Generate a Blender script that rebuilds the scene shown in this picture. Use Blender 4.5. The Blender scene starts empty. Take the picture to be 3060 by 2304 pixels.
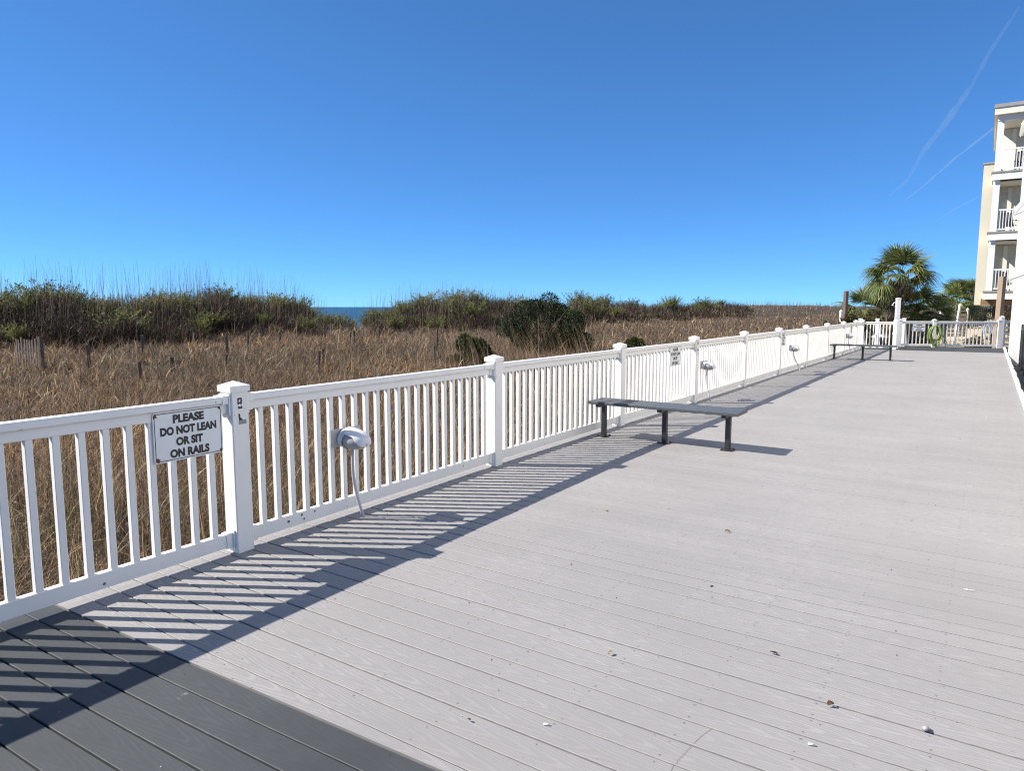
import bpy, math, random
import numpy as np
from mathutils import Vector, Matrix

R = math.radians
rng = np.random.default_rng(7)
random.seed(7)
scene = bpy.context.scene
col = scene.collection

# ------------------------------------------------------------------ camera
EYE = 1.62
F_PX = 2085.0                      # focal length in pixels of the 3060 px wide picture
PITCH = math.atan(235.0 / F_PX)
cam_d = bpy.data.cameras.new("camera")
cam_d.sensor_width = 36.0
cam_d.lens = F_PX * 36.0 / 3060.0
cam_d.clip_start = 0.05
cam_d.clip_end = 60000.0
cam = bpy.data.objects.new("camera", cam_d)
cam.location = (0, 0, EYE)
cam.rotation_euler = (math.pi / 2 - PITCH, 0, 0)
col.objects.link(cam)
scene.camera = cam

# ------------------------------------------------------------------ light
SUN_EL, SUN_AZ = R(41.0), R(176.5)          # azimuth measured from +X, counter-clockwise
sun_vec = Vector((math.cos(SUN_AZ) * math.cos(SUN_EL), math.sin(SUN_AZ) * math.cos(SUN_EL), math.sin(SUN_EL)))
world = bpy.data.worlds.new("World")
scene.world = world
world.use_nodes = True
wn = world.node_tree
sky = wn.nodes.new("ShaderNodeTexSky")
sky.sky_type = 'NISHITA'
sky.sun_disc = False
sky.sun_elevation = SUN_EL
sky.sun_rotation = math.pi / 2 - SUN_AZ
sky.altitude = 3000
sky.air_density = 0.7
sky.dust_density = 0.0
sky.ozone_density = 10.0
gam = wn.nodes.new("ShaderNodeGamma")
gam.inputs[1].default_value = 0.70
wn.links.new(sky.outputs[0], gam.inputs[0])
tint = wn.nodes.new("ShaderNodeMix")
tint.data_type = 'RGBA'
tint.blend_type = 'MULTIPLY'
tint.inputs[0].default_value = 1.0
tint.inputs[7].default_value = (0.93, 1.63, 2.13, 1)
wn.links.new(gam.outputs[0], tint.inputs[6])
wn.links.new(tint.outputs[2], wn.nodes["Background"].inputs[0])
wn.nodes["Background"].inputs[1].default_value = 0.079
sun_d = bpy.data.lights.new("sun", 'SUN')
sun_d.energy = 5.0
sun_d.angle = R(0.5)
sun_d.color = (1.0, 0.95, 0.865)
sun = bpy.data.objects.new("sun", sun_d)
sun.rotation_euler = (-sun_vec).to_track_quat('-Z', 'Y').to_euler()
col.objects.link(sun)
vs = scene.view_settings
vs.view_transform = 'Standard'
vs.look = 'None'
vs.exposure = 0.85
vs.gamma = 1.0
vs.use_curve_mapping = False
scene.cycles.use_denoising = True
scene.cycles.denoising_input_passes = 'RGB_ALBEDO_NORMAL'
scene.cycles.denoising_prefilter = 'NONE'
scene.cycles.use_adaptive_sampling = False
scene.cycles.filter_width = 1.15
scene.cycles.max_bounces = 6
scene.cycles.diffuse_bounces = 3
scene.cycles.transparent_max_bounces = 8

# ------------------------------------------------------------------ frames
FA = R(55.8)                                   # direction of the long railing
FD = Vector((math.cos(FA), math.sin(FA), 0))   # along the railing, away from the camera
ND = Vector((math.sin(FA), -math.cos(FA), 0))  # across the deck, away from the sea


def st(s, t, z=0.0):
    return FD * s + ND * t + Vector((0, 0, z))


def ray(u, v):
    a = (u - 1530.0) / F_PX
    b = (v - 1152.0) / F_PX
    return Vector((a, math.cos(PITCH) - b * math.sin(PITCH), -(math.sin(PITCH) + b * math.cos(PITCH))))


def at(u, v, y):
    """a sight line of the survey, taken at distance y"""
    d = ray(u, v)
    return d * (y / d.y) + Vector((0, 0, EYE))


def on_level(u, v, z=0.0):
    d = ray(u, v)
    return d * ((z - EYE) / d.z) + Vector((0, 0, EYE))


def sstep(a, b, x):
    k = np.clip((x - a) / (b - a), 0, 1)
    return k * k * (3 - 2 * k)


def terrain(x, y):
    """height of the ground (numpy arrays or numbers)"""
    s = x * FD.x + y * FD.y
    t = x * ND.x + y * ND.y
    z = -0.80 + 0.12 * sstep(-5, -12, t) + 0.62 * sstep(-12, -25, t)
    crest = 0.90 + 0.75 * sstep(85, 125, s) + 0.22 * np.sin(s * 0.31 + 1.0) * sstep(0, 20, s) - 0.10 * np.sin(s * 0.83)
    gap = np.exp(-(((s + 0.91 * t) / 2.6) ** 2)) * (t < -20)
    crest = crest - 0.62 * gap
    z = z + (crest + 0.06) * sstep(-24, -32.5, t)
    z = z - 2.6 * sstep(-35, -46, t) - 4.2 * sstep(-46, -75, t)
    z = z + 0.07 * np.sin(x * 0.9 + 1.3) * np.sin(y * 0.8) + 0.05 * np.sin(x * 2.1 + y * 1.7)
    land = sstep(-4.5, 0.5, t) * sstep(33, 60, s)
    z = z + 1.0 * land * sstep(-12, -4, t) + 0.2 * sstep(-5.5, -4.0, t) * sstep(30, 36, s)
    return z


def ground_hit(u, v):
    d = ray(u, v)
    k = 3.0
    while k < 300:
        p = d * k + Vector((0, 0, EYE))
        if p.z < float(terrain(p.x, p.y)):
            return p
        k += 0.05
    return d * 60


# ------------------------------------------------------------------ materials
def new_mat(name):
    m = bpy.data.materials.new(name)
    m.use_nodes = True
    nt = m.node_tree
    return m, nt, nt.nodes["Principled BSDF"]


def N(nt, kind, **kw):
    n = nt.nodes.new(kind)
    for k, v in kw.items():
        setattr(n, k, v)
    return n


def L(nt, a, b):
    nt.links.new(a, b)


def math_node(nt, op, a, b=None, c=None):
    n = N(nt, "ShaderNodeMath", operation=op)
    for i, x in enumerate((a, b, c)):
        if x is None:
            continue
        if isinstance(x, (int, float)):
            n.inputs[i].default_value = x
        else:
            L(nt, x, n.inputs[i])
    return n.outputs[0]


def mix_col(nt, fac, a, b, mode='MIX'):
    n = N(nt, "ShaderNodeMix", data_type='RGBA', blend_type=mode)
    for sock, x in ((n.inputs[0], fac), (n.inputs[6], a), (n.inputs[7], b)):
        if isinstance(x, (int, float)):
            sock.default_value = x
        elif isinstance(x, tuple):
            sock.default_value = (*x[:3], 1)
        else:
            L(nt, x, sock)
    return n.outputs[2]


def noise(nt, vec, scale, detail=4, rough=0.55, out=0):
    n = N(nt, "ShaderNodeTexNoise")
    n.inputs["Scale"].default_value = scale
    n.inputs["Detail"].default_value = detail
    n.inputs["Roughness"].default_value = rough
    if vec is not None:
        L(nt, vec, n.inputs["Vector"])
    return n.outputs[out]


def ramp(nt, fac, stops):
    n = N(nt, "ShaderNodeValToRGB")
    e = n.color_ramp.elements
    while len(e) < len(stops):
        e.new(0.5)
    for i, (p, c) in enumerate(stops):
        e[i].position = p
        e[i].color = (*c[:3], 1) if isinstance(c, tuple) else (c, c, c, 1)
    L(nt, fac, n.inputs[0])
    return n.outputs[0]


def bump(nt, bsdf, height, strength=0.3, dist=0.01):
    b = N(nt, "ShaderNodeBump")
    b.inputs["Strength"].default_value = strength
    b.inputs["Distance"].default_value = dist
    L(nt, height, b.inputs["Height"])
    L(nt, b.outputs[0], bsdf.inputs["Normal"])


def simple(name, c, rough=0.5, var=0.12, scale=6.0, metal=0.0, bmp=0.0, bscale=60.0, spots=None):
    m, nt, b = new_mat(name)
    tc = N(nt, "ShaderNodeTexCoord").outputs["Object"]
    n = noise(nt, tc, scale, 5)
    c2 = tuple(max(0.0, x * (1 - var)) for x in c)
    out = ramp(nt, n, [(0.3, c2), (0.7, c)])
    if spots:
        sc, th, sc_col = spots
        sp = noise(nt, tc, sc, 2)
        out = mix_col(nt, ramp(nt, sp, [(th, 0.0), (th + 0.03, 1.0)]), out, sc_col)
    L(nt, out, b.inputs["Base Color"])
    b.inputs["Roughness"].default_value = rough
    b.inputs["Metallic"].default_value = metal
    if bmp:
        bump(nt, b, noise(nt, tc, bscale, 4), bmp, 0.004)
    return m


def leaf_mat(name, rough=0.6, trans=0.25, spec=0.3):
    m, nt, b = new_mat(name)
    a = N(nt, "ShaderNodeAttribute", attribute_name="Col")
    L(nt, a.outputs["Color"], b.inputs["Base Color"])
    b.inputs["Roughness"].default_value = rough
    b.inputs["Specular IOR Level"].default_value = spec
    tr = N(nt, "ShaderNodeBsdfTranslucent")
    L(nt, a.outputs["Color"], tr.inputs[0])
    mx = N(nt, "ShaderNodeMixShader")
    mx.inputs[0].default_value = trans
    L(nt, b.outputs[0], mx.inputs[1])
    L(nt, tr.outputs[0], mx.inputs[2])
    L(nt, mx.outputs[0], nt.nodes["Material Output"].inputs[0])
    return m


def deck_mat(name, base, dark, grain_amt, contrast):
    """composite decking: UV x runs along the board in metres, y across it"""
    m, nt, b = new_mat(name)
    uv = N(nt, "ShaderNodeUVMap", uv_map="board").outputs[0]
    sep = N(nt, "ShaderNodeSeparateXYZ")
    L(nt, uv, sep.inputs[0])
    x, y = sep.outputs[0], sep.outputs[1]
    rnd = N(nt, "ShaderNodeAttribute", attribute_name="rnd").outputs["Fac"]
    # cathedral grain: phase = a*x + b*(y-yc)^2 with slow wobble
    mp = N(nt, "ShaderNodeMapping")
    mp.inputs["Scale"].default_value = (3.0, 16.0, 1)
    L(nt, uv, mp.inputs[0])
    wob = noise(nt, mp.outputs[0], 1.0, 3)
    yc = math_node(nt, 'MULTIPLY_ADD', rnd, 0.05, -0.025)
    dy = math_node(nt, 'SUBTRACT', y, yc)
    y2 = math_node(nt, 'MULTIPLY', math_node(nt, 'POWER', math_node(nt, 'ABSOLUTE', dy), 1.5), 560.0)
    ph = math_node(nt, 'ADD', math_node(nt, 'MULTIPLY', x, 17.0), y2)
    ph = math_node(nt, 'ADD', ph, math_node(nt, 'MULTIPLY', wob, 7.0))
    sw = math_node(nt, 'SINE', math_node(nt, 'MULTIPLY', ph, 2.4))
    sw = math_node(nt, 'MULTIPLY_ADD', sw, 0.5, 0.5)
    mp2 = N(nt, "ShaderNodeMapping")
    mp2.inputs["Scale"].default_value = (9.0, 260.0, 1)
    L(nt, uv, mp2.inputs[0])
    fine = noise(nt, mp2.outputs[0], 1.0, 3)
    grain = math_node(nt, 'ADD', math_node(nt, 'MULTIPLY', ramp(nt, sw, [(0.55, 0.0), (0.95, 1.0)]), grain_amt),
                      math_node(nt, 'MULTIPLY', fine, 0.5))
    # scuffs wear the embossing away in wide patches
    pos = N(nt, "ShaderNodeNewGeometry").outputs["Position"]
    wear = ramp(nt, noise(nt, pos, 0.9, 4), [(0.38, 0.25), (0.62, 1.0)])
    gw = math_node(nt, 'MULTIPLY', grain, wear)
    tone = math_node(nt, 'MULTIPLY_ADD', rnd, 0.055, 0.9725)
    patch = ramp(nt, noise(nt, pos, 0.45, 5, 0.6), [(0.3, dark), (0.7, base)])
    c = mix_col(nt, 1.0, patch, mix_grey(nt, tone), 'MULTIPLY')
    g2 = math_node(nt, 'MULTIPLY_ADD', gw, contrast, 1.0 - 0.35 * contrast)
    c = mix_col(nt, 1.0, c, mix_grey(nt, g2), 'MULTIPLY')
    spk = noise(nt, pos, 130.0, 2, 0.6)
    c = mix_col(nt, math_node(nt, 'MULTIPLY', ramp(nt, spk, [(0.62, 0.0), (0.72, 1.0)]), 0.20), c, tuple(k * 0.55 for k in base))
    # pale smears and dirt blots
    sm = noise(nt, pos, 3.1, 6, 0.7)
    c = mix_col(nt, math_node(nt, 'MULTIPLY', ramp(nt, sm, [(0.69, 0.0), (0.74, 1.0)]), 0.55), c, (0.44, 0.44, 0.44))
    db = noise(nt, pos, 5.3, 4, 0.6, 0)
    c = mix_col(nt, math_node(nt, 'MULTIPLY', ramp(nt, db, [(0.24, 1.0), (0.30, 0.0)]), 0.35), c, (0.16, 0.13, 0.10))
    # pairs of screw heads over each joist
    fx = math_node(nt, 'SUBTRACT', math_node(nt, 'FRACT', math_node(nt, 'DIVIDE', N_attr(nt, "joist"), 0.405)), 0.5)
    fx = math_node(nt, 'MULTIPLY', fx, 0.405)
    wb2 = math_node(nt, 'MULTIPLY_ADD', noise(nt, pos, 11.0, 1, 0.5), 0.05, -0.025)
    fx = math_node(nt, 'ADD', fx, wb2)
    fy = math_node(nt, 'SUBTRACT', math_node(nt, 'ABSOLUTE', y), 0.047)
    d2 = math_node(nt, 'SQRT', math_node(nt, 'ADD', math_node(nt, 'POWER', fx, 2.0), math_node(nt, 'POWER', fy, 2.0)))
    vis = noise(nt, pos, 7.0, 1, 0.5)
    hole = math_node(nt, 'MULTIPLY', ramp(nt, d2, [(0.0028, 1.0), (0.0044, 0.0)]), ramp(nt, vis, [(0.34, 0.0), (0.50, 0.95)]))
    c = mix_col(nt, hole, c, (0.03, 0.028, 0.026))
    L(nt, c, b.inputs["Base Color"])
    b.inputs["Roughness"].default_value = 0.62
    b.inputs["Specular IOR Level"].default_value = 0.35
    bump(nt, b, gw, 0.5, 0.0018)
    return m


def mix_grey(nt, val):
    n = N(nt, "ShaderNodeCombineXYZ")
    for i in range(3):
        L(nt, val, n.inputs[i])
    return n.outputs[0]


def N_attr(nt, name):
    return N(nt, "ShaderNodeAttribute", attribute_name=name).outputs["Fac"]


M = {}
M['vinyl'] = simple("white_vinyl", (0.85, 0.82, 0.77), 0.38, 0.06, 2.5, spots=(38.0, 0.735, (0.30, 0.28, 0.25)))
M['vinyl_clean'] = simple("white_paint", (0.80, 0.80, 0.79), 0.45, 0.08, 1.2)
M['deck'] = deck_mat("light_composite", (0.272, 0.258, 0.251), (0.260, 0.246, 0.239), 1.0, 0.18)
M['deck_dark'] = deck_mat("dark_composite", (0.066, 0.071, 0.073), (0.048, 0.052, 0.054), 0.25, 0.55)
M['bench'] = simple("charcoal_plastic", (0.085, 0.095, 0.108), 0.45, 0.35, 40.0, bmp=0.15)
M['bench_leg'] = simple("black_metal", (0.030, 0.031, 0.034), 0.40, 0.3, 12.0)
M['sign'] = simple("sign_enamel", (0.82, 0.82, 0.80), 0.35, 0.08, 8.0)
M['ink'] = simple("black_ink", (0.012, 0.012, 0.014), 0.4, 0.1)
M['red_ink'] = simple("red_ink", (0.45, 0.05, 0.06), 0.4, 0.1)
M['rust'] = simple("rust", (0.24, 0.085, 0.025), 0.85, 0.6, 90.0)
M['bolt'] = simple("bolt_metal", (0.18, 0.16, 0.15), 0.5, 0.4, 60.0, metal=0.4)
M['tape'] = simple("grey_tape", (0.33, 0.33, 0.30), 0.6, 0.3, 60.0)
M['lamp'] = simple("lamp_paint", (0.74, 0.74, 0.74), 0.35, 0.1, 12.0)
M['plate'] = simple("lamp_plate", (0.50, 0.49, 0.47), 0.5, 0.25, 15.0)
M['lens'] = simple("frosted_lens", (0.40, 0.40, 0.40), 0.25, 0.15, 10.0)
M['conduit'] = simple("grey_conduit", (0.48, 0.48, 0.49), 0.45, 0.15, 20.0)
M['wood_old'] = simple("weathered_wood", (0.105, 0.082, 0.066), 0.85, 0.5, 9.0, bmp=0.4, bscale=30)
M['wood_grey'] = simple("grey_driftwood", (0.24, 0.20, 0.16), 0.85, 0.45, 8.0, bmp=0.4, bscale=30)
M['wood_brown'] = simple("brown_post", (0.155, 0.105, 0.085), 0.8, 0.35, 4.0, bmp=0.3, bscale=30)
M['wood_tan'] = simple("tan_post", (0.33, 0.24, 0.165), 0.8, 0.25, 3.0, bmp=0.2, bscale=30)
M['cream'] = simple("cream_stucco", (0.68, 0.62, 0.48), 0.8, 0.08, 0.6, bmp=0.15, bscale=40)
M['cream_trim'] = simple("cream_trim", (0.78, 0.74, 0.62), 0.6, 0.06, 1.0)
M['white_wall'] = simple("white_stucco", (0.70, 0.70, 0.68), 0.85, 0.07, 1.0, bmp=0.5, bscale=22)
M['roof_metal'] = simple("grey_flashing", (0.34, 0.33, 0.32), 0.6, 0.15, 2.0)
M['rot'] = simple("rotting_beam", (0.42, 0.27, 0.13), 0.85, 0.55, 3.0)
M['dark_metal'] = simple("black_picket", (0.018, 0.018, 0.022), 0.4, 0.3, 8.0)
M['tile'] = simple("dark_tile", (0.045, 0.048, 0.055), 0.6, 0.5, 7.0)
M['hose'] = simple("green_hose", (0.23, 0.33, 0.065), 0.4, 0.25, 25.0)
M['bin'] = simple("dark_bin", (0.045, 0.022, 0.022), 0.5, 0.3, 5.0)
M['leaf_brown'] = simple("dead_leaf", (0.17, 0.085, 0.045), 0.8, 0.5, 60.0)
M['leaf_tan'] = simple("tan_leaf", (0.42, 0.30, 0.16), 0.8, 0.45, 70.0)
M['leaf_black'] = simple("dark_leaf", (0.045, 0.025, 0.020), 0.7, 0.4, 60.0)
M['paper'] = simple("white_litter", (0.78, 0.78, 0.74), 0.8, 0.12, 60.0)
M['stone'] = simple("pebble", (0.42, 0.40, 0.38), 0.8, 0.5, 90.0)
M['chair_dark'] = simple("dark_chair", (0.05, 0.055, 0.07), 0.6, 0.2, 5.0)
M['trunk'] = simple("palm_boots", (0.105, 0.075, 0.055), 0.9, 0.55, 9.0, bmp=0.5, bscale=40)
M['boot'] = simple("palm_boot_stub", (0.235, 0.185, 0.145), 0.9, 0.5, 9.0)
M['branch'] = simple("twig_bark", (0.16, 0.12, 0.09), 0.9, 0.4, 12.0)
M['grass'] = leaf_mat("dry_grass", 0.6, 0.24, 0.3)
M['leaf'] = leaf_mat("shrub_leaf", 0.5, 0.50, 0.35)
M['brush'] = leaf_mat("bare_brush", 0.75, 0.04, 0.15)
M['evergreen'] = leaf_mat("evergreen_leaf", 0.62, 0.06, 0.14)
M['frond'] = leaf_mat("palm_frond", 0.5, 0.28, 0.35)


def siding_mat():
    m, nt, b = new_mat("lap_siding")
    pos = N(nt, "ShaderNodeNewGeometry").outputs["Position"]
    sep = N(nt, "ShaderNodeSeparateXYZ")
    L(nt, pos, sep.inputs[0])
    fr = math_node(nt, 'FRACT', math_node(nt, 'DIVIDE', sep.outputs[2], 0.145))
    L(nt, ramp(nt, noise(nt, pos, 1.3, 3), [(0.3, (0.72, 0.66, 0.50)), (0.7, (0.76, 0.70, 0.55))]), b.inputs["Base Color"])
    bump(nt, b, math_node(nt, 'SUBTRACT', 1.0, fr), 1.0, 0.05)
    b.inputs["Roughness"].default_value = 0.6
    return m


M['siding'] = siding_mat()


def ground_mat():
    m, nt, b = new_mat("dune_sand")
    pos = N(nt, "ShaderNodeNewGeometry").outputs["Position"]
    a = N(nt, "ShaderNodeAttribute", attribute_name="sand").outputs["Fac"]
    n1 = noise(nt, pos, 2.2, 6, 0.65)
    n2 = noise(nt, pos, 28.0, 5, 0.7)
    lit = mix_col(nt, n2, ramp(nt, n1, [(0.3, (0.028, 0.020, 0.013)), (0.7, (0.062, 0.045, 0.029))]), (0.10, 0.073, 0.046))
    snd = mix_col(nt, n2, ramp(nt, n1, [(0.3, (0.34, 0.25, 0.155)), (0.7, (0.45, 0.35, 0.225))]), (0.50, 0.41, 0.28))
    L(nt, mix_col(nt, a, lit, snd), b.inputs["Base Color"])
    b.inputs["Roughness"].default_value = 0.95
    bump(nt, b, noise(nt, pos, 9.0, 6, 0.7), 0.8, 0.06)
    return m


def sea_mat():
    m, nt, b = new_mat("sea_water")
    pos = N(nt, "ShaderNodeNewGeometry").outputs["Position"]
    mp = N(nt, "ShaderNodeMapping")
    mp.inputs["Rotation"].default_value = (0, 0, -FA)
    mp.inputs["Scale"].default_value = (0.02, 0.12, 1)
    L(nt, pos, mp.inputs[0])
    n1 = noise(nt, mp.outputs[0], 1.0, 6, 0.6)
    L(nt, ramp(nt, n1, [(0.3, (0.006, 0.055, 0.120)), (0.7, (0.015, 0.095, 0.165))]), b.inputs["Base Color"])
    b.inputs["Roughness"].default_value = 0.55
    b.inputs["Specular IOR Level"].default_value = 0.25
    bump(nt, b, n1, 0.6, 1.0)
    return m


M['ground'] = ground_mat()
M['sea'] = sea_mat()


# ------------------------------------------------------------------ mesh helpers
class MB:
    """collects shapes; build() links them as ONE mesh object"""

    def __init__(self):
        self.v, self.f, self.mi = [], [], []

    def add(self, vs_, fs_, mat=0):
        o = len(self.v)
        self.v += [tuple(p) for p in vs_]
        self.f += [tuple(i + o for i in f) for f in fs_]
        self.mi += [mat] * len(fs_)
        return self

    def box(self, x0, x1, y0, y1, z0, z1, T=None, mat=0):
        vs_ = [Vector(p) for p in ((x0, y0, z0), (x1, y0, z0), (x1, y1, z0), (x0, y1, z0), (x0, y0, z1), (x1, y0, z1), (x1, y1, z1), (x0, y1, z1))]
        if T is not None:
            vs_ = [T @ p for p in vs_]
        return self.add(vs_, [(3, 2, 1, 0), (4, 5, 6, 7), (0, 1, 5, 4), (1, 2, 6, 5), (2, 3, 7, 6), (3, 0, 4, 7)], mat)

    def prism(self, prof, a, b, axis='x', T=None, mat=0):
        """closed 2-D profile swept along an axis from a to b"""
        n = len(prof)
        mk = {'x': lambda k, p: Vector((k, p[0], p[1])), 'y': lambda k, p: Vector((p[0], k, p[1])), 'z': lambda k, p: Vector((p[0], p[1], k))}[axis]
        vs_ = [mk(a, p) for p in prof] + [mk(b, p) for p in prof]
        if T is not None:
            vs_ = [T @ p for p in vs_]
        fs_ = [(i, (i + 1) % n, n + (i + 1) % n, n + i) for i in range(n)]
        if axis == 'y':
            fs_ = [f[::-1] for f in fs_]
            fs_ += [tuple(range(n)), tuple(range(2 * n - 1, n - 1, -1))]
        else:
            fs_ += [tuple(range(n - 1, -1, -1)), tuple(range(n, 2 * n))]
        return self.add(vs_, fs_, mat)

    def cbox(self, x0, x1, y0, y1, z0, z1, ch=0.004, axis='z', T=None, mat=0):
        """box whose four long edges are chamfered"""
        if axis == 'z':
            p = [(x0 + ch, y0), (x1 - ch, y0), (x1, y0 + ch), (x1, y1 - ch), (x1 - ch, y1), (x0 + ch, y1), (x0, y1 - ch), (x0, y0 + ch)]
            return self.prism(p, z0, z1, 'z', T, mat)
        if axis == 'x':
            p = [(y0 + ch, z0), (y1 - ch, z0), (y1, z0 + ch), (y1, z1 - ch), (y1 - ch, z1), (y0 + ch, z1), (y0, z1 - ch), (y0, z0 + ch)]
            return self.prism(p, x0, x1, 'x', T, mat)
        p = [(x0 + ch, z0), (x1 - ch, z0), (x1, z0 + ch), (x1, z1 - ch), (x1 - ch, z1), (x0 + ch, z1), (x0, z1 - ch), (x0, z0 + ch)]
        return self.prism(p, y0, y1, 'y', T, mat)

    def tube(self, pts, r, n=8, mat=0, closed=False):
        pts = [Vector(p) for p in pts]
        rs = r if isinstance(r, (list, tuple)) else [r] * len(pts)
        vs_, prev = [], None
        m = len(pts)
        for i, p in enumerate(pts):
            if closed:
                d = (pts[(i + 1) % m] - pts[i - 1]).normalized()
            else:
                d = (pts[min(i + 1, m - 1)] - pts[max(i - 1, 0)]).normalized()
            if prev is None:
                u = d.cross(Vector((0.31, 0.2, 0.93)))
                if u.length < 0.1:
                    u = d.cross(Vector((1, 0, 0)))
            else:
                u = prev - d * prev.dot(d)
            u.normalize()
            prev = u
            w = d.cross(u)
            for k in range(n):
                a = 2 * math.pi * k / n
                vs_.append(p + (u * math.cos(a) + w * math.sin(a)) * rs[i])
        fs_ = []
        for i in range(m if closed else m - 1):
            j = (i + 1) % m
            for k in range(n):
                fs_.append((i * n + k, i * n + (k + 1) % n, j * n + (k + 1) % n, j * n + k))
        if not closed:
            fs_ += [tuple(range(n - 1, -1, -1)), tuple((m - 1) * n + k for k in range(n))]
        return self.add(vs_, fs_, mat)

    def mesh(self, name, mats, smooth=False):
        me = bpy.data.meshes.new(name)
        me.from_pydata(self.v, [], self.f)
        for mt in (mats if isinstance(mats, (list, tuple)) else [mats]):
            me.materials.append(mt)
        if any(self.mi):
            me.polygons.foreach_set("material_index", self.mi)
        if smooth:
            me.polygons.foreach_set("use_smooth", [True] * len(self.f))
        me.update()
        return me

    def build(self, name, mats, parent=None, loc=None, rz=None, smooth=False):
        return link(name, self.mesh(name, mats, smooth), parent, loc, rz)


def link(name, data, parent=None, loc=None, rz=None):
    o = bpy.data.objects.new(name, data)
    col.objects.link(o)
    if parent is not None:
        o.parent = parent
    if loc is not None:
        o.location = loc
    if rz is not None:
        o.rotation_euler = (0, 0, rz)
    return o


def tag(o, label=None, cat=None, group=None, kind=None):
    for k, v in (('label', label), ('category', cat), ('group', group), ('kind', kind)):
        if v:
            o[k] = v
    return o


def thing(name, label, cat, loc=(0, 0, 0), rz=0.0, group=None):
    return tag(link(name, None, None, loc, rz), label, cat, group)


def copy_thing(o, parent=None):
    c = o.copy()
    col.objects.link(c)
    c.parent = parent
    for ch in list(o.children):
        copy_thing(ch, c)
    return c


def np_mesh(name, verts, faces_n, idx, mats, colors=None, smooth=False):
    """big mesh straight from numpy: all faces have faces_n corners"""
    me = bpy.data.meshes.new(name)
    nv, nf = len(verts), len(idx) // faces_n
    me.vertices.add(nv)
    me.vertices.foreach_set("co", np.ascontiguousarray(verts, dtype=np.float32).ravel())
    me.loops.add(len(idx))
    me.loops.foreach_set("vertex_index", np.ascontiguousarray(idx, dtype=np.int32))
    me.polygons.add(nf)
    me.polygons.foreach_set("loop_start", np.arange(0, nf * faces_n, faces_n, dtype=np.int32))
    if colors is not None:
        at_ = me.attributes.new("Col", 'FLOAT_COLOR', 'POINT')
        c4 = np.ones((nv, 4), dtype=np.float32)
        c4[:, :3] = colors
        at_.data.foreach_set("color", c4.ravel())
    for mt in (mats if isinstance(mats, (list, tuple)) else [mats]):
        me.materials.append(mt)
    if smooth:
        me.polygons.foreach_set("use_smooth", np.ones(nf, dtype=bool))
    me.update(calc_edges=True)
    return me


def blades(root, hgt, az, lean, curl, width, colors, nseg=3):
    """bent tapering ribbons; lean/curl in radians from vertical; returns verts, quad idx, colors"""
    n = len(root)
    lev = nseg + 1
    P = np.zeros((n, lev, 3))
    P[:, 0] = root
    dx, dy = np.cos(az), np.sin(az)
    ang = lean.copy()
    for k in range(1, lev):
        seg = hgt / nseg
        P[:, k, 0] = P[:, k - 1, 0] + seg * np.sin(ang) * dx
        P[:, k, 1] = P[:, k - 1, 1] + seg * np.sin(ang) * dy
        P[:, k, 2] = P[:, k - 1, 2] + seg * np.cos(ang)
        ang = ang + curl
    fa = az + np.pi / 2 + rng.normal(0, 0.7, n)
    W = np.stack([np.cos(fa), np.sin(fa), np.zeros(n)], 1)
    V = np.zeros((n, lev, 2, 3))
    for k in range(lev):
        w = width * (1 - 0.85 * (k / nseg)) * 0.5
        V[:, k, 0] = P[:, k] - W * w[:, None]
        V[:, k, 1] = P[:, k] + W * w[:, None]
    base = (np.arange(n) * lev * 2)[:, None]
    q = np.concatenate([[2 * k, 2 * k + 1, 2 * k + 3, 2 * k + 2] for k in range(nseg)])
    idx = (base + q[None, :]).ravel()
    C = np.repeat(colors[:, None, :], lev * 2, 1).reshape(-1, 3)
    return V.reshape(-1, 3), idx, C


def merge(parts):
    vs_, ids, cs, o = [], [], [], 0
    for v, i, c in parts:
        vs_.append(v)
        ids.append(i + o)
        cs.append(c)
        o += len(v)
    return np.concatenate(vs_), np.concatenate(ids), np.concatenate(cs)


def pick_colors(n, palette, weights, jit=0.22):
    pal = np.array(palette)
    k = rng.choice(len(pal), n, p=np.array(weights) / sum(weights))
    return np.clip(pal[k] * rng.lognormal(0, jit, n)[:, None] * rng.normal(1, 0.05, (n, 3)), 0.004, 0.9)


def leaf_quads(pos, size, colors, up_bias=0.3, aspect=0.45):
    """one pointed leaf (a rhombus) per position with random facing"""
    n = len(pos)
    d = rng.normal(0, 1, (n, 3))
    d[:, 2] += up_bias
    d /= np.linalg.norm(d, axis=1)[:, None]
    w = np.cross(d, rng.normal(0, 1, (n, 3)))
    w /= np.linalg.norm(w, axis=1)[:, None] + 1e-9
    s = size[:, None]
    V = np.stack([pos, pos + d * s * 0.5 + w * s * aspect * 0.5, pos + d * s, pos + d * s * 0.5 - w * s * aspect * 0.5], 1)
    idx = np.arange(n * 4)
    C = np.repeat(colors[:, None, :], 4, 1).reshape(-1, 3)
    return V.reshape(-1, 3), idx, C


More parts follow.
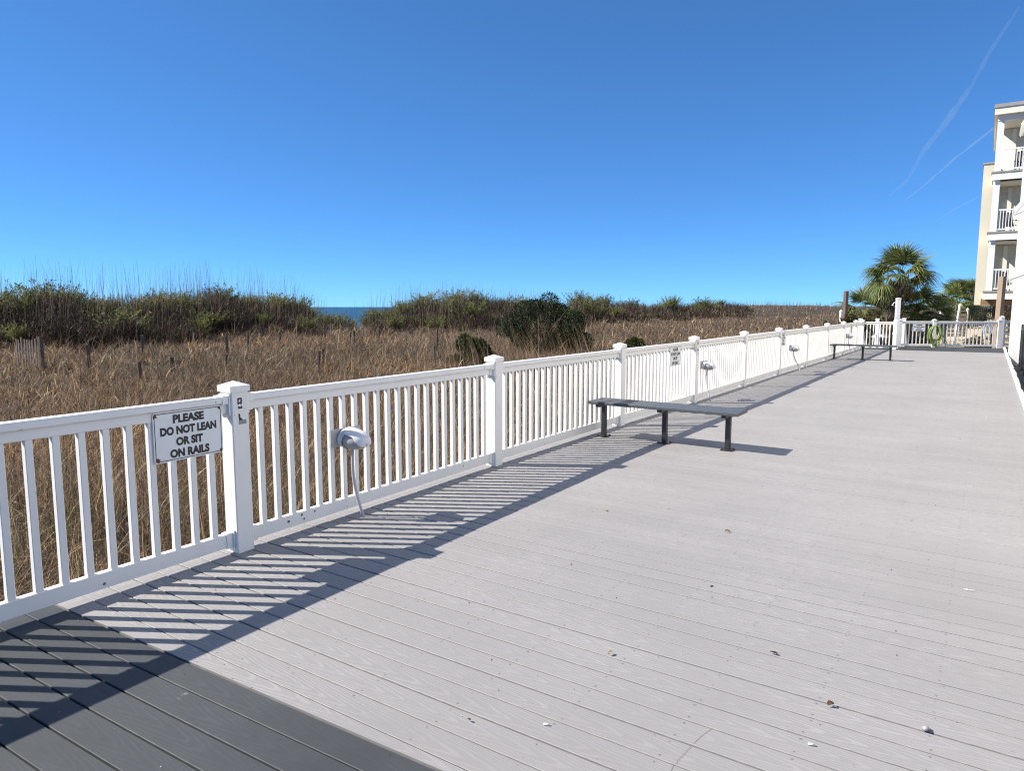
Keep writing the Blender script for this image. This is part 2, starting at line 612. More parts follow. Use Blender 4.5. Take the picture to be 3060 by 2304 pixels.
# ------------------------------------------------------------------ ground and sea
def build_ground():
    ss = np.concatenate([np.linspace(-160, -12, 20), np.linspace(-10, 60, 141), np.linspace(62, 170, 60), np.linspace(180, 1500, 40)])
    tt = np.concatenate([np.linspace(-90, -46, 14), np.linspace(-45, 4, 120), np.linspace(6, 400, 30)])
    S, T = np.meshgrid(ss, tt, indexing='ij')
    X, Y = S * FD.x + T * ND.x, S * FD.y + T * ND.y
    Z = terrain(X, Y)
    V = np.stack([X, Y, Z], 2).reshape(-1, 3)
    a, b = len(ss), len(tt)
    I, J = np.meshgrid(np.arange(a - 1), np.arange(b - 1), indexing='ij')
    q = np.stack([I * b + J, (I + 1) * b + J, (I + 1) * b + J + 1, I * b + J + 1], 2).reshape(-1)
    me = np_mesh("ground", V, 4, q, M['ground'], smooth=True)
    me.flip_normals() if False else None
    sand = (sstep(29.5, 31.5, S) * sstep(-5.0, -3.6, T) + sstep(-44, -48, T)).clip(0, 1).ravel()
    at_ = me.attributes.new("sand", 'FLOAT', 'POINT')
    at_.data.foreach_set("value", sand.astype(np.float32))
    tag(link("ground", me), kind='structure')
    sea = MB()
    c = [st(-9000, -30000, -5.0), st(40000, -30000, -5.0), st(40000, -66, -5.0), st(-9000, -66, -5.0)]
    sea.add(c, [(0, 1, 2, 3)])
    tag(sea.build("sea", M['sea']), kind='structure')


build_ground()

# ------------------------------------------------------------------ deck
BA = R(-33.4)
BE = Vector((math.cos(BA), math.sin(BA), 0))
BG = Vector((-math.sin(BA), math.cos(BA), 0))
DECK_L, DECK_R = -4.24, 0.55


def boards(name, mat, rows, ang_off=0.0, pivot=None, ends=None):
    """rows of (g0, g1): each board runs across the deck from DECK_L to DECK_R"""
    vs_, fs_, uv, rnd, jst = [], [], [], [], []
    E, G = BE, BG
    if ang_off:
        rot = Matrix.Rotation(ang_off, 3, 'Z')
        E, G = rot @ BE, rot @ BG
    for g0, g1 in rows:
        ch = 0.0024
        y0, y1 = g0 + random.choice((0.0030, 0.0036, 0.0042, 0.0058)), g1 - random.choice((0.0030, 0.0036, 0.0042, 0.0054))
        gm, hw = (g0 + g1) / 2, (y1 - y0) / 2
        dz = random.uniform(-0.0012, 0.0012)
        r = random.random()
        xo = random.uniform(0, 40)
        prof = [(-hw, -0.025), (hw, -0.025), (hw, -ch + dz), (hw - ch, dz), (-hw + ch, dz), (-hw, -ch + dz)]

        def edge(g, lim):
            return (lim - ND.dot(G) * g) / ND.dot(E)
        o = len(vs_)
        if ends:
            eL = edge(gm, DECK_L)
            eR = ends
        else:
            eL, eR = edge(gm, DECK_L) + random.uniform(-0.004, 0.004), edge(gm, DECK_R)
        for e in (eL, eR):
            for (py, pz) in prof:
                p = E * e + G * (gm + py) + Vector((0, 0, pz))
                vs_.append(p)
                uv.append((e + xo, py))
                jst.append(ND.dot(p) + 10.0)
                rnd.append(r)
        n = 6
        for i in range(n):
            j = (i + 1) % n
            fs_.append((o + i, o + j, o + n + j, o + n + i)[::-1])
        fs_ += [(o, o + 1, o + 2, o + 3, o + 4, o + 5), (o + 11, o + 10, o + 9, o + 8, o + 7, o + 6)]
    me = bpy.data.meshes.new(name)
    me.from_pydata(vs_, [], fs_)
    me.materials.append(mat)
    u = me.uv_layers.new(name="board")
    li = np.zeros(len(me.loops), dtype=np.int32)
    me.loops.foreach_get("vertex_index", li)
    u.data.foreach_set("uv", np.array(uv, dtype=np.float32)[li].ravel())
    for nm, dat in (("rnd", rnd), ("joist", jst)):
        at_ = me.attributes.new(nm, 'FLOAT', 'POINT')
        at_.data.foreach_set("value", np.array(dat, dtype=np.float32))
    me.update()
    import bmesh
    bm = bmesh.new()
    bm.from_mesh(me)
    bmesh.ops.recalc_face_normals(bm, faces=bm.faces)
    bm.to_mesh(me)
    bm.free()
    return tag(link(name, me), kind='structure')


PIT = 0.1437
g_first = 2.682 - 6 * PIT
rows = [(g_first + k * PIT, g_first + (k + 1) * PIT) for k in range(int((30.0 - g_first) / PIT))]
boards("deck", M['deck'], rows)
g_far = rows[-1][1]
boards("deck_border", M['deck_dark'], [(g_far + k * PIT, g_far + (k + 1) * PIT) for k in range(25)])


def sliver():
    """the ripped filler board and the dark boards, laid a little askew to the rest"""
    off = R(1.9)
    rot = Matrix.Rotation(off, 3, 'Z')
    E, G = rot @ BE, rot @ BG
    gb = G.dot(Vector((-1.08, 2.79, 0)))
    boards("deck_dark_end", M['deck_dark'], [(gb - (k + 1) * 0.147, gb - k * 0.147) for k in range(22)], off, None, 0.25)
    # filler: between the askew line and the first straight board
    def pt(e, g):
        return BE * e + BG * g
    vs_, e0 = [], (DECK_L - ND.dot(BG) * 1.75) / ND.dot(BE)
    es = [e0, 0.0]
    lo = []
    for e in es:
        # point on the askew line at this e
        p0 = Vector((-1.08, 2.79, 0))
        k = (e - BE.dot(p0)) / BE.dot(E)
        lo.append(p0 + E * k + BG * 0.005)
    hi = [pt(e, g_first - 0.0025) for e in es]
    for z in (0.0, -0.025):
        for p in (lo[0], lo[1], hi[1], hi[0]):
            vs_.append((p.x, p.y, z))
    me = bpy.data.meshes.new("deck_filler")
    me.from_pydata(vs_, [], [(0, 1, 2, 3), (7, 6, 5, 4), (0, 4, 5, 1), (1, 5, 6, 2), (2, 6, 7, 3), (3, 7, 4, 0)])
    me.materials.append(M['deck'])
    u = me.uv_layers.new(name="board")
    for lp in me.loops:
        p = Vector(vs_[lp.vertex_index])
        u.data[lp.index].uv = (BE.dot(p) + 7.3, BG.dot(p) - 1.79)
    for nm, f in (("rnd", lambda p: 0.6), ("joist", lambda p: ND.dot(p) + 10.0)):
        at_ = me.attributes.new(nm, 'FLOAT', 'POINT')
        at_.data.foreach_set("value", np.array([f(Vector(p)) for p in vs_], dtype=np.float32))
    tag(link("deck_filler", me), kind='structure')


sliver()
# joists and skirt under the boards, kerb on the building side, sunken strip beside the wall
fr = MB()
T_st = Matrix(((FD.x, ND.x, 0, 0), (FD.y, ND.y, 0, 0), (0, 0, 1, 0), (0, 0, 0, 1)))   # (s, t, z) -> world
for k in range(12):
    fr.box(-3, 33, DECK_L + 0.05 + k * 0.42, DECK_L + 0.09 + k * 0.42, -0.26, -0.03, T_st)
fr.box(-3, 33.2, DECK_L - 0.02, DECK_L + 0.02, -0.30, -0.028, T_st)
tag(fr.build("deck_frame", M['wood_grey']), kind='structure')
kb = MB()
k_s = -3.0
while k_s < 34.0:
    k_l = random.uniform(0.5, 1.1)
    w = random.uniform(-0.012, 0.012)
    kb.cbox(k_s, min(k_s + k_l, 34.0), DECK_R + 0.006 + w * 0.3, DECK_R + 0.085 + w, -0.2, 0.045 + w * 0.5, 0.012, 'x', T_st)
    k_s += k_l
tag(kb.build("kerb", M['white_wall']), kind='structure')
ps = MB()
for k in range(60):
    ps.box(2 + k * 0.45, 2 + k * 0.45 + 0.44, DECK_R + 0.1, DECK_R + 2.4, -0.5, -0.30 + random.uniform(0, 0.006), T_st)
tag(ps.build("pool_walkway", M['tile']), kind='structure')

# ------------------------------------------------------------------ railing
front = [(-1.77, 4.50), (-0.13, 7.03), (1.52, 9.45), (3.13, 11.76), (4.78, 14.20), (6.42, 16.64), (8.03, 18.95), (9.66, 21.30), (11.30, 23.72), (12.80, 25.93), (13.68, 27.20)]
d_left = Vector((math.cos(R(57.4)), math.sin(R(57.4)), 0))
p1 = Vector((*front[0], 0)) - ND * 0.0635
posts = [p1 - d_left * 2.95 * 2, p1 - d_left * 2.95] + [Vector((x, y, 0)) - ND * 0.0635 for x, y in front]

POST_W = 0.127


def post_mesh(h=1.085):
    b = MB()
    w = POST_W / 2
    b.cbox(-w, w, -w, w, 0.0, h, 0.006)
    return b.mesh("post", M['vinyl'])


def cap_mesh(h=1.085, w=0.073):
    b = MB()
    z0, z1 = h - 0.012, h + 0.026
    b.cbox(-w, w, -w, w, z0, z1, 0.003)
    b.add([(-w, -w, z1), (w, -w, z1), (w, w, z1), (-w, w, z1), (0, 0, z1 + 0.030)], [(0, 1, 4), (1, 2, 4), (2, 3, 4), (3, 0, 4)])
    return b.mesh("cap", M['vinyl'])


POST, CAP = post_mesh(), cap_mesh()
bm_ = MB()
bm_.cbox(-0.019, 0.019, -0.019, 0.019, 0.137, 0.947, 0.003)
BAL = bm_.mesh("baluster", M['vinyl'])


def rail_top(Ln):
    b = MB()
    b.cbox(0, Ln, -0.024, 0.024, 0.945, 1.002, 0.003, 'x')
    b.cbox(0, Ln, -0.044, 0.044, 1.002, 1.047, 0.007, 'x')
    return b


def rail_bottom(Ln):
    b = MB()
    b.cbox(0, Ln, -0.024, 0.024, 0.047, 0.137, 0.003, 'x')
    return b


def bracket_mesh(top):
    b = MB()
    if top:
        b.box(0, 0.055, -0.029, 0.029, 0.939, 1.000)
        b.box(0, 0.055, -0.048, 0.048, 1.000, 1.052)
        b.box(0, 0.012, -0.052, 0.052, 0.925, 1.060)
        for z in (0.96, 0.985):
            b.tube([(0.03, -0.029, z), (0.03, -0.032, z)], 0.006, 8)
    else:
        b.box(0, 0.055, -0.029, 0.029, 0.041, 0.1425)
        b.box(0, 0.012, -0.040, 0.040, 0.030, 0.155)
        for z in (0.07, 0.11):
            b.tube([(0.03, -0.029, z), (0.03, -0.032, z)], 0.006, 8)
    return b.mesh("rail_bracket", M['vinyl'])


BRT, BRB = bracket_mesh(True), bracket_mesh(False)


def railing_run(root, pts, single_limit, mesh_rest_name="baluster"):
    """posts, rails and balusters between consecutive points; children of root"""
    count = 0
    rest = MB()
    for i, p in enumerate(pts):
        if i + 1 < len(pts):
            d = (pts[i + 1] - p).normalized()
        rz = math.atan2(d.y, d.x)
        po = link("post", POST, root, p, rz)
        link("cap", CAP, po)
        if i + 1 == len(pts):
            break
        Ln = (pts[i + 1] - p).length - POST_W
        a = p + d * (POST_W / 2)
        rail_top(Ln).build("top_rail", M['vinyl'], root, a, rz)
        rail_bottom(Ln).build("bottom_rail", M['vinyl'], root, a, rz)
        e = a + d * Ln
        link("rail_bracket", BRT, root, a, rz)
        link("rail_bracket", BRB, root, a, rz)
        link("rail_bracket", BRT, root, e, rz + math.pi)
        link("rail_bracket", BRB, root, e, rz + math.pi)
        n = round(Ln / 0.1265) - 1
        for k in range(n):
            q = a + d * (Ln * (k + 1) / (n + 1))
            if i >= 1 and count < single_limit:
                link("baluster", BAL, root, q, rz + random.uniform(-0.02, 0.02))
                count += 1
            else:
                T = Matrix.Translation(q) @ Matrix.Rotation(rz, 4, 'Z')
                rest.cbox(-0.019, 0.019, -0.019, 0.019, 0.137, 0.947, 0.003, 'z', T)
    if rest.v:
        tag(rest.build("baluster", M['vinyl'], root), kind='stuff')


rail = thing("deck_railing", "long white vinyl railing with square balusters along the dune side of the deck", "railing")
railing_run(rail, posts, 99)
# knot-like chips and bolt heads on the bottom rails
ch = MB()
for sec, along, z in ((1, 2.05, 0.075), (2, 0.38, 0.095), (2, 0.52, 0.080), (2, 0.50, 0.115), (2, 0.62, 0.112), (3, 2.4, 0.11), (2, 2.45, 0.10)):
    p, q = posts[sec], posts[sec + 1]
    d = (q - p).normalized()
    nrm = Vector((d.y, -d.x, 0))
    c0 = p + d * along + nrm * 0.0235 + Vector((0, 0, z))
    rr = random.uniform(0.009, 0.013)
    ring = [c0 + nrm * 0.0015 + (d * math.cos(a) * rr * random.uniform(.75, 1.1) + Vector((0, 0, 1)) * math.sin(a) * rr * random.uniform(.7, 1.0)) for a in np.linspace(0, 2 * math.pi, 9)[:-1]]
    ch.add(ring + [c0 - nrm * 0.003], [tuple(range(8))] + [(k, (k + 1) % 8, 8) for k in range(8)])
ch.build("chip", M['bolt'], rail)

# marks left on the first full post: worn stick-on letters and a scrap of tape
P1c = posts[2]
rz1 = math.atan2((posts[3] - posts[2]).y, (posts[3] - posts[2]).x)
mk = MB()
fy = -POST_W / 2 - 0.0012


def strokes(b, segs, x0, z0, w=0.010):
    for (xa, za, xb, zb) in segs:
        pa, pb = Vector((x0 + xa, fy, z0 + za)), Vector((x0 + xb, fy, z0 + zb))
        d = (pb - pa).normalized()
        pr = Vector((d.z, 0, -d.x)) * w * 0.5
        pa, pb = pa - d * w * 0.3, pb + d * w * 0.3
        q = [pa + pr, pb + pr, pb - pr, pa - pr]
        b.add(q + [p + Vector((0, 0.001, 0)) for p in q], [(0, 1, 2, 3), (0, 4, 5, 1), (1, 5, 6, 2), (2, 6, 7, 3), (3, 7, 4, 0)])


strokes(mk, [(0, 0.034, 0, 0), (0, 0.034, 0.022, 0.036), (0.022, 0.036, 0.026, 0.018), (0.004, 0.006, 0.020, 0.008), (0.022, 0.018, 0.022, 0.0)], -0.016, 0.992)
strokes(mk, [(0, 0, 0.024, 0), (0, 0.008, 0.004, 0.004), (0.022, 0.009, 0.018, 0.004)], -0.014, 0.966)
strokes(mk, [(0, 0.05, 0.004, 0.012), (0.004, 0.014, 0.030, 0.004), (0.010, 0.020, 0.018, 0.010)], -0.012, 0.875, 0.012)
mk.build("worn_lettering", M['ink'], rail, P1c, rz1)
tp = MB()
tp.box(-0.016, 0.040, fy - 0.0002, fy + 0.0015, 0.858, 0.886)
tp.build("tape", M['tape'], rail, P1c, rz1)


# ------------------------------------------------------------------ signs
def text_mesh(body, w, h, name="lettering", mat=None):
    cu = bpy.data.curves.new("txt", 'FONT')
    cu.body = body
    cu.size = 1.0
    cu.offset = 0.058
    cu.resolution_u = 3
    cu.extrude = 0.0
    ob = bpy.data.objects.new("txt", cu)
    col.objects.link(ob)
    dg = bpy.context.evaluated_depsgraph_get()
    me = bpy.data.meshes.new_from_object(ob.evaluated_get(dg))
    bpy.data.objects.remove(ob)
    n = len(me.vertices)
    co = np.zeros(n * 3, dtype=np.float32)
    me.vertices.foreach_get("co", co)
    co = co.reshape(-1, 3)
    mn, mx = co.min(0), co.max(0)
    out = np.zeros_like(co)
    out[:, 0] = ((co[:, 0] - mn[0]) / (mx[0] - mn[0]) - 0.5) * w
    out[:, 2] = ((co[:, 1] - mn[1]) / (mx[1] - mn[1]) - 0.5) * h
    faces = [tuple(p.vertices) for p in me.polygons]
    bpy.data.meshes.remove(me)
    return out, faces


def rounded(w, h, r, n=5):
    pts = []
    for cx, cz, a0 in ((w - r, h - r, 0), (-w + r, h - r, 90), (-w + r, -h + r, 180), (w - r, -h + r, 270)):
        for k in range(n):
            a = R(a0 + 90 * k / (n - 1))
            pts.append((cx + r * math.cos(a), cz + r * math.sin(a)))
    return pts


def make_sign(label):
    root = thing("warning_sign", label, "sign", group="white do not lean signs on the railings")
    w, h = 0.2285, 0.1525
    b = MB()
    b.prism(rounded(w, h, 0.018), -0.0015, 0.0015, 'y')
    b.build("sign_panel", M['sign'], root)
    o, i = rounded(w - 0.008, h - 0.008, 0.014), rounded(w - 0.0125, h - 0.0125, 0.010)
    n = len(o)
    b = MB()
    b.add([(x, -0.0022, z) for x, z in o] + [(x, -0.0022, z) for x, z in i], [(k, (k + 1) % n, n + (k + 1) % n, n + k)[::-1] for k in range(n)])
    b.build("border", M['ink'], root)
    lt = MB()
    for body, tw, z in (("PLEASE", 0.206, 0.103), ("DO NOT LEAN", 0.372, 0.033), ("OR SIT", 0.178, -0.037), ("ON RAILS", 0.262, -0.107)):
        v, f = text_mesh(body, tw, 0.053)
        v[:, 1] = -0.0024
        v[:, 2] += z
        lt.add([tuple(p) for p in v], f)
    lt.build("lettering", M['ink'], root)
    return root


def rust_spots(root):
    for cx, cz, rr in ((-0.214, 0.130, 0.016), (0.210, 0.135, 0.012), (0.212, -0.136, 0.013), (-0.208, -0.136, 0.019)):
        b = MB()
        ring = []
        for k in range(14):
            a = 2 * math.pi * k / 14
            r2 = rr * random.uniform(0.45, 1.0)
            ring.append((max(-0.226, min(0.226, cx + math.cos(a) * r2)), -0.0028, max(-0.150, min(0.150, cz + math.sin(a) * r2 * 1.2))))
        b.add(ring, [tuple(range(14))])
        b.build("rust_spot", M['rust'], root)


def on_section(i, along, z, out):
    p, q = posts[i], posts[i + 1]
    d = (q - p).normalized()
    return p + d * along + Vector((d.y, -d.x, 0)) * out + Vector((0, 0, z)), math.atan2(d.y, d.x)


s1 = make_sign("white warning sign with rusty corners on the railing left of the nearest post")
p, rz = on_section(1, 2.95 - 0.345, 0.846, 0.0290)
s1.location, s1.rotation_euler = p, (0, 0, rz)
plain = copy_thing(s1)
rust_spots(s1)
for lab, (i, al, z) in (("white warning sign facing the deck just behind the bench nearest the camera", (4, 1.92, 0.846)),
                        ("white warning sign beside a post between the two benches", (7, 0.31, 0.840)),
                        ("white warning sign on the long railing behind the farther bench", (10, 1.55, 0.840))):
    sg = plain if lab.startswith("white warning sign facing") else copy_thing(plain)
    sg['label'] = lab
    p, rz = on_section(i, al, z, 0.0285)
    sg.location, sg.rotation_euler = p, (0, 0, rz)

# no-smoking plate on the fourth post
p, rz = posts[5], math.atan2((posts[6] - posts[5]).y, (posts[6] - posts[5]).x)
ns = thing("smoking_sign", "narrow white no smoking plate on the post behind the nearer bench", "sign", p, rz)
b = MB()
b.prism([(x, z + 0.945) for x, z in rounded(0.056, 0.135, 0.008)], -POST_W / 2 - 0.004, -POST_W / 2 - 0.0005, 'y')
b.build("sign_panel", M['sign'], ns)
b = MB()
yy = -POST_W / 2 - 0.0055
n = 24
for k in range(n):
    a0, a1 = 2 * math.pi * k / n, 2 * math.pi * (k + 1) / n
    b.add([(math.cos(a) * r, yy, 1.015 + math.sin(a) * r) for a, r in ((a0, 0.040), (a1, 0.040), (a1, 0.031), (a0, 0.031))], [(0, 1, 2, 3)])
b.add([(-0.026, yy, 1.037), (-0.021, yy, 1.042), (0.026, yy, 0.993), (0.021, yy, 0.988)], [(0, 1, 2, 3)])
b.build("prohibition_ring", M['red_ink'], ns)
b = MB()
b.box(-0.024, 0.016, yy + 0.0005, yy + 0.001, 1.010, 1.019)
b.box(0.018, 0.024, yy + 0.0005, yy + 0.001, 1.010, 1.019)
b.build("cigarette_symbol", M['ink'], ns)
b = MB()
for body, tw, z in (("NO", 0.035, 0.925), ("SMOKING", 0.085, 0.893)):
    v, f = text_mesh(body, tw, 0.022)
    v[:, 1] = yy
    v[:, 2] += z
    b.add([tuple(q) for q in v], f)
v, f = text_mesh("THANK YOU", 0.085, 0.014)
v[:, 1] = yy
v[:, 2] += 0.840
b.add([tuple(q) for q in v], f, 1)
b.build("lettering", [M['red_ink'], M['ink']], ns)


# ------------------------------------------------------------------ wall lamps on the railing
def make_lamp(label):
    root = thing("bulkhead_lamp", label, "lamp", group="oval lamps fixed to the railing")
    b = MB()
    b.cbox(-0.155, 0.155, -0.014, 0.0, -0.068, 0.068, 0.006, 'x')
    b.build("backplate", M['plate'], root)
    # local axes: x along the railing, -y out over the deck
    tilt = Matrix.Translation((0.015, -0.016, 0.0)) @ Matrix.Rotation(R(14), 4, 'X')
    rx, rz_, dep = 0.104, 0.076, 0.165

    def dome(sc, u, v):
        # u: 0 at the outer tip .. 1 at the wall; v around
        c = math.sin(u * math.pi / 2) ** 0.75
        y = -dep * sc * math.cos(u * math.pi / 2) ** 0.8
        return Vector((rx * sc * c * math.cos(v), y - 0.03, rz_ * sc * c * math.sin(v)))
    nu, nv = 12, 28
    b = MB()
    prof = []
    vs_ = [tilt @ (Vector((rx * k * math.cos(a), y, rz_ * k * math.sin(a)))) for (k, y) in ((1.05, 0.0), (1.10, -0.012), (1.10, -0.022), (1.0, -0.028), (1.0, -0.036), (1.07, -0.040), (1.07, -0.052)) for a in np.linspace(0, 2 * math.pi, nv + 1)[:-1]]
    fs_ = [(r * nv + k, r * nv + (k + 1) % nv, (r + 1) * nv + (k + 1) % nv, (r + 1) * nv + k) for r in range(6) for k in range(nv)]
    b.add(vs_, fs_)
    b.build("housing", M['lamp'], root, smooth=False)
    b = MB()
    vs_ = [tilt @ dome(0.95, i / nu, 2 * math.pi * k / nv) for i in range(nu + 1) for k in range(nv)]
    fs_ = [(i * nv + k, (i + 1) * nv + k, (i + 1) * nv + (k + 1) % nv, i * nv + (k + 1) % nv) for i in range(nu) for k in range(nv)]
    b.add(vs_, fs_)
    b.build("lens", M['lens'], root, smooth=True)
    b = MB()
    hu, hv = 16, 22
    vs_ = []
    for i in range(hu + 1):
        u = 0.02 + 0.98 * i / hu
        y = math.cos(u * math.pi / 2)
        zb = 0.60 * (1 - float(sstep(0.35, 0.98, y))) - 0.10 * float(sstep(0.75, 1.0, y))
        v0 = math.asin(max(-0.98, min(0.96, zb / max(math.sin(u * math.pi / 2), 0.02))))
        for k in range(hv + 1):
            v = v0 + (math.pi - 2 * v0) * k / hv
            vs_.append(tilt @ dome(1.07 + 0.05 * (1 - y), u, v))
    b.add(vs_, [(i * (hv + 1) + k, (i + 1) * (hv + 1) + k, (i + 1) * (hv + 1) + k + 1, i * (hv + 1) + k + 1) for i in range(hu) for k in range(hv)])
    h = b.build("hood", M['lamp'], root, smooth=True)
    so = h.modifiers.new("thickness", 'SOLIDIFY')
    so.thickness = 0.010
    so.offset = -1
    return root


def conduit(root, foot_world, bend=0.0):
    inv = (Matrix.Translation(root.location) @ Matrix.Rotation(root.rotation_euler.z, 4, 'Z')).inverted()
    f = inv @ Vector(foot_world)
    a = Vector((0.0, -0.085, -0.070))
    pts = []
    for k in range(13):
        t = k / 12
        q = a.lerp(f, t)
        q += Vector((-0.012 * math.sin(t * math.pi) - bend * math.sin(t * math.pi * 2), 0.03 * math.sin(t * math.pi), 0))
        pts.append(q)
    b = MB()
    b.tube(pts, 0.0125, 8)
    b.tube([a + Vector((0, 0, 0.02)), a + Vector((0, 0, -0.02))], 0.020, 8)
    b.build("conduit", M['conduit'], root, smooth=True)


lamp0 = None
for lab, i, al, z, foot, bend in (("white oval railing lamp between the two nearest posts, with grey conduit", 2, 0.94, 0.625, (-1.151, 5.256, 0.0), 0.0),
                                  ("white oval railing lamp right behind the nearer bench", 5, 0.40, 0.62, (3.43, 11.95, 0.0), 0.01),
                                  ("white oval railing lamp with curving conduit just past the middle sign", 7, 1.06, 0.60, (7.27, 17.50, 0.0), 0.05),
                                  ("white oval railing lamp farthest away, behind the farther bench", 10, 0.56, 0.63, (11.87, 24.39, 0.0), 0.03)):
    if lamp0 is None:
        lm = lamp0 = make_lamp(lab)
        base_children = list(lm.children)
    else:
        lm = lamp0.copy()
        col.objects.link(lm)
        lm['label'] = lab
        for chd in base_children:
            c = chd.copy()
            col.objects.link(c)
            c.parent = lm
    p, rz = on_section(i, al, z, 0.0215)
    lm.location, lm.rotation_euler = p, (0, 0, rz)
    conduit(lm, foot, bend)


# ------------------------------------------------------------------ benches
def make_bench(label):
    root = thing("backless_bench", label, "bench", group="backless charcoal benches on the deck")
    Ln = 1.83
    for k in range(3):
        b = MB()
        y0 = -0.205 + k * 0.1395
        b.cbox(-Ln / 2 + random.uniform(-.004, .004), Ln / 2 + random.uniform(-.004, .004), y0, y0 + 0.122, 0.423, 0.463, 0.006, 'x')
        b.build("seat_plank", M['bench'], root)
    for x in (-0.80, 0.005, 0.76):
        b = MB()
        b.cbox(x - 0.029, x + 0.029, -0.029, 0.029, 0.014, 0.390, 0.006)
        lg = b.build("leg", M['bench_leg'], root)
        b = MB()
        b.cbox(x - 0.068, x + 0.068, -0.068, 0.068, 0.001, 0.0135, 0.01)
        for sx in (-0.050, 0.050):
            for sy in (-0.050, 0.050):
                b.tube([(x + sx, sy, 0.0135), (x + sx, sy, 0.024)], 0.009, 6)
        b.build("base_plate", M['bench_leg'], lg)
        b = MB()
        b.cbox(x - 0.028, x + 0.028, -0.185, 0.185, 0.3905, 0.4225, 0.004, 'y')
        b.build("seat_bearer", M['bench_leg'], root)
    return root


bn = make_bench("charcoal backless bench nearer the camera, standing out from the railing")
bn.location, bn.rotation_euler = (1.82, 8.22, 0), (0, 0, R(-34.2))
bn2 = copy_thing(bn)
bn2['label'] = "charcoal backless bench at the far end of the deck near the shower post"
bn2.location, bn2.rotation_euler = (10.79, 21.45, 0), (0, 0, R(-33.5))

# ------------------------------------------------------------------ far end of the deck
G0 = posts[-1]
Gp = Vector((14.60, 26.66, 0))
gr = thing("railing_panel", "short white railing panel at the far end, behind the farther bench", "railing")
d = (Gp - G0).normalized()
rz = math.atan2(d.y, d.x)
Ln = (Gp - G0).length - POST_W
a = G0 + d * POST_W / 2
rail_top(Ln).build("top_rail", M['vinyl'], gr, a, rz)
rail_bottom(Ln).build("bottom_rail", M['vinyl'], gr, a, rz)
for k in range(8):
    link("baluster", BAL, gr, a + d * (Ln * (k + 1) / 9), rz)
po = link("post", POST, gr, Gp, rz)
link("cap", CAP, po)

bk = thing("far_railing", "white railing across the far right end of the deck, with a hose hung on it", "railing")
railing_run(bk, [Vector((15.72, 28.36, 0)), Vector((16.96, 28.12, 0)), Vector((19.26, 27.66, 0))], 0)
for ob in list(bk.children):
    if ob.name.startswith("baluster"):
        bpy.data.objects.remove(ob)
for (pa, pb) in ((Vector((15.72, 28.36, 0)), Vector((16.96, 28.12, 0))), (Vector((16.96, 28.12, 0)), Vector((19.26, 27.66, 0)))):
    d = (pb - pa).normalized()
    n = round(((pb - pa).length - POST_W) / 0.135) - 1
    for k in range(n):
        link("baluster", BAL, bk, pa + d * (POST_W / 2 + ((pb - pa).length - POST_W) * (k + 1) / (n + 1)), math.atan2(d.y, d.x))
sg = copy_thing(plain)
sg['label'] = "white warning sign on the far end railing, left of the green hose"
sg.location = Vector((16.40, 28.21, 0.79)) + Vector((-0.19, -0.98, 0)) * 0.03
sg.rotation_euler = (0, 0, math.atan2(-0.46, 2.30))

# hose on the middle post
hs = MB()
hc = Vector((16.95, 28.00, 0.0))
hd = Vector((0.98, -0.2, 0))
hn = Vector((-0.2, -0.98, 0))
for k in range(10):
    rx, rz_ = random.uniform(0.15, 0.29), random.uniform(0.26, 0.42)
    off = random.uniform(0, 0.10)
    pts = []
    sx = random.uniform(-0.06, 0.06)
    for j in range(28):
        a = 2 * math.pi * j / 28
        zz = 0.88 - rz_ * (1 - math.cos(a)) * (1.0 + 0.05 * math.sin(a + k))
        pts.append(hc + hd * (rx * math.sin(a) * (1.0 + 0.12 * math.sin(2 * a + k)) + sx * (1 - math.cos(a)) * .5) + hn * (off * (0.4 + 0.6 * abs(math.sin(a)))) + Vector((0, 0, zz)))
    hs.tube(pts, 0.015, 6, closed=True)
hs.tube([hc + hd * 0.22 + hn * .05 + Vector((0, 0, 0.55)), hc + hd * 0.36 + hn * .06 + Vector((0, 0, 0.32)), hc + hd * 0.42 + hn * .06 + Vector((0, 0, 0.20)), hc + hd * 0.34 + hn * .06 + Vector((0, 0, 0.10))], 0.014, 6)
tag(hs.build("garden_hose", M['hose'], smooth=True), "coiled lime green garden hose hanging on the far railing post", "hose")

# shower post
sp = thing("shower_post", "tall white outdoor shower post rising behind the farther bench", "shower", (14.98, 27.25, 0.0), R(-12))
b = MB()
b.cbox(-0.075, 0.075, -0.075, 0.075, -0.6, 1.93, 0.006)
b.build("post", M['vinyl_clean'], sp)
b = MB()
b.cbox(-0.082, 0.082, -0.082, 0.082, 1.922, 1.95, 0.004)
b.add([(-.082, -.082, 1.95), (.082, -.082, 1.95), (.082, .082, 1.95), (-.082, .082, 1.95), (0, 0, 1.975)], [(0, 1, 4), (1, 2, 4), (2, 3, 4), (3, 0, 4)])
b.build("cap", M['vinyl_clean'], sp)
b = MB()
b.tube([(-0.07, 0, 1.78), (-0.13, 0, 1.79), (-0.17, 0, 1.76), (-0.19, 0, 1.70)], 0.014, 8)
b.tube([(-0.19, 0, 1.71), (-0.20, 0, 1.67)], [0.018, 0.036], 10)
b.build("shower_head", M['lamp'], sp, smooth=True)
b = MB()
b.tube([(-0.075, -0.02, 0.62), (-0.13, -0.02, 0.62), (-0.14, -0.02, 0.55)], 0.014, 8)
b.tube([(-0.10, -0.02, 0.66), (-0.10, -0.02, 0.70)], 0.03, 8)
b.build("tap", M['lamp'], sp, smooth=True)


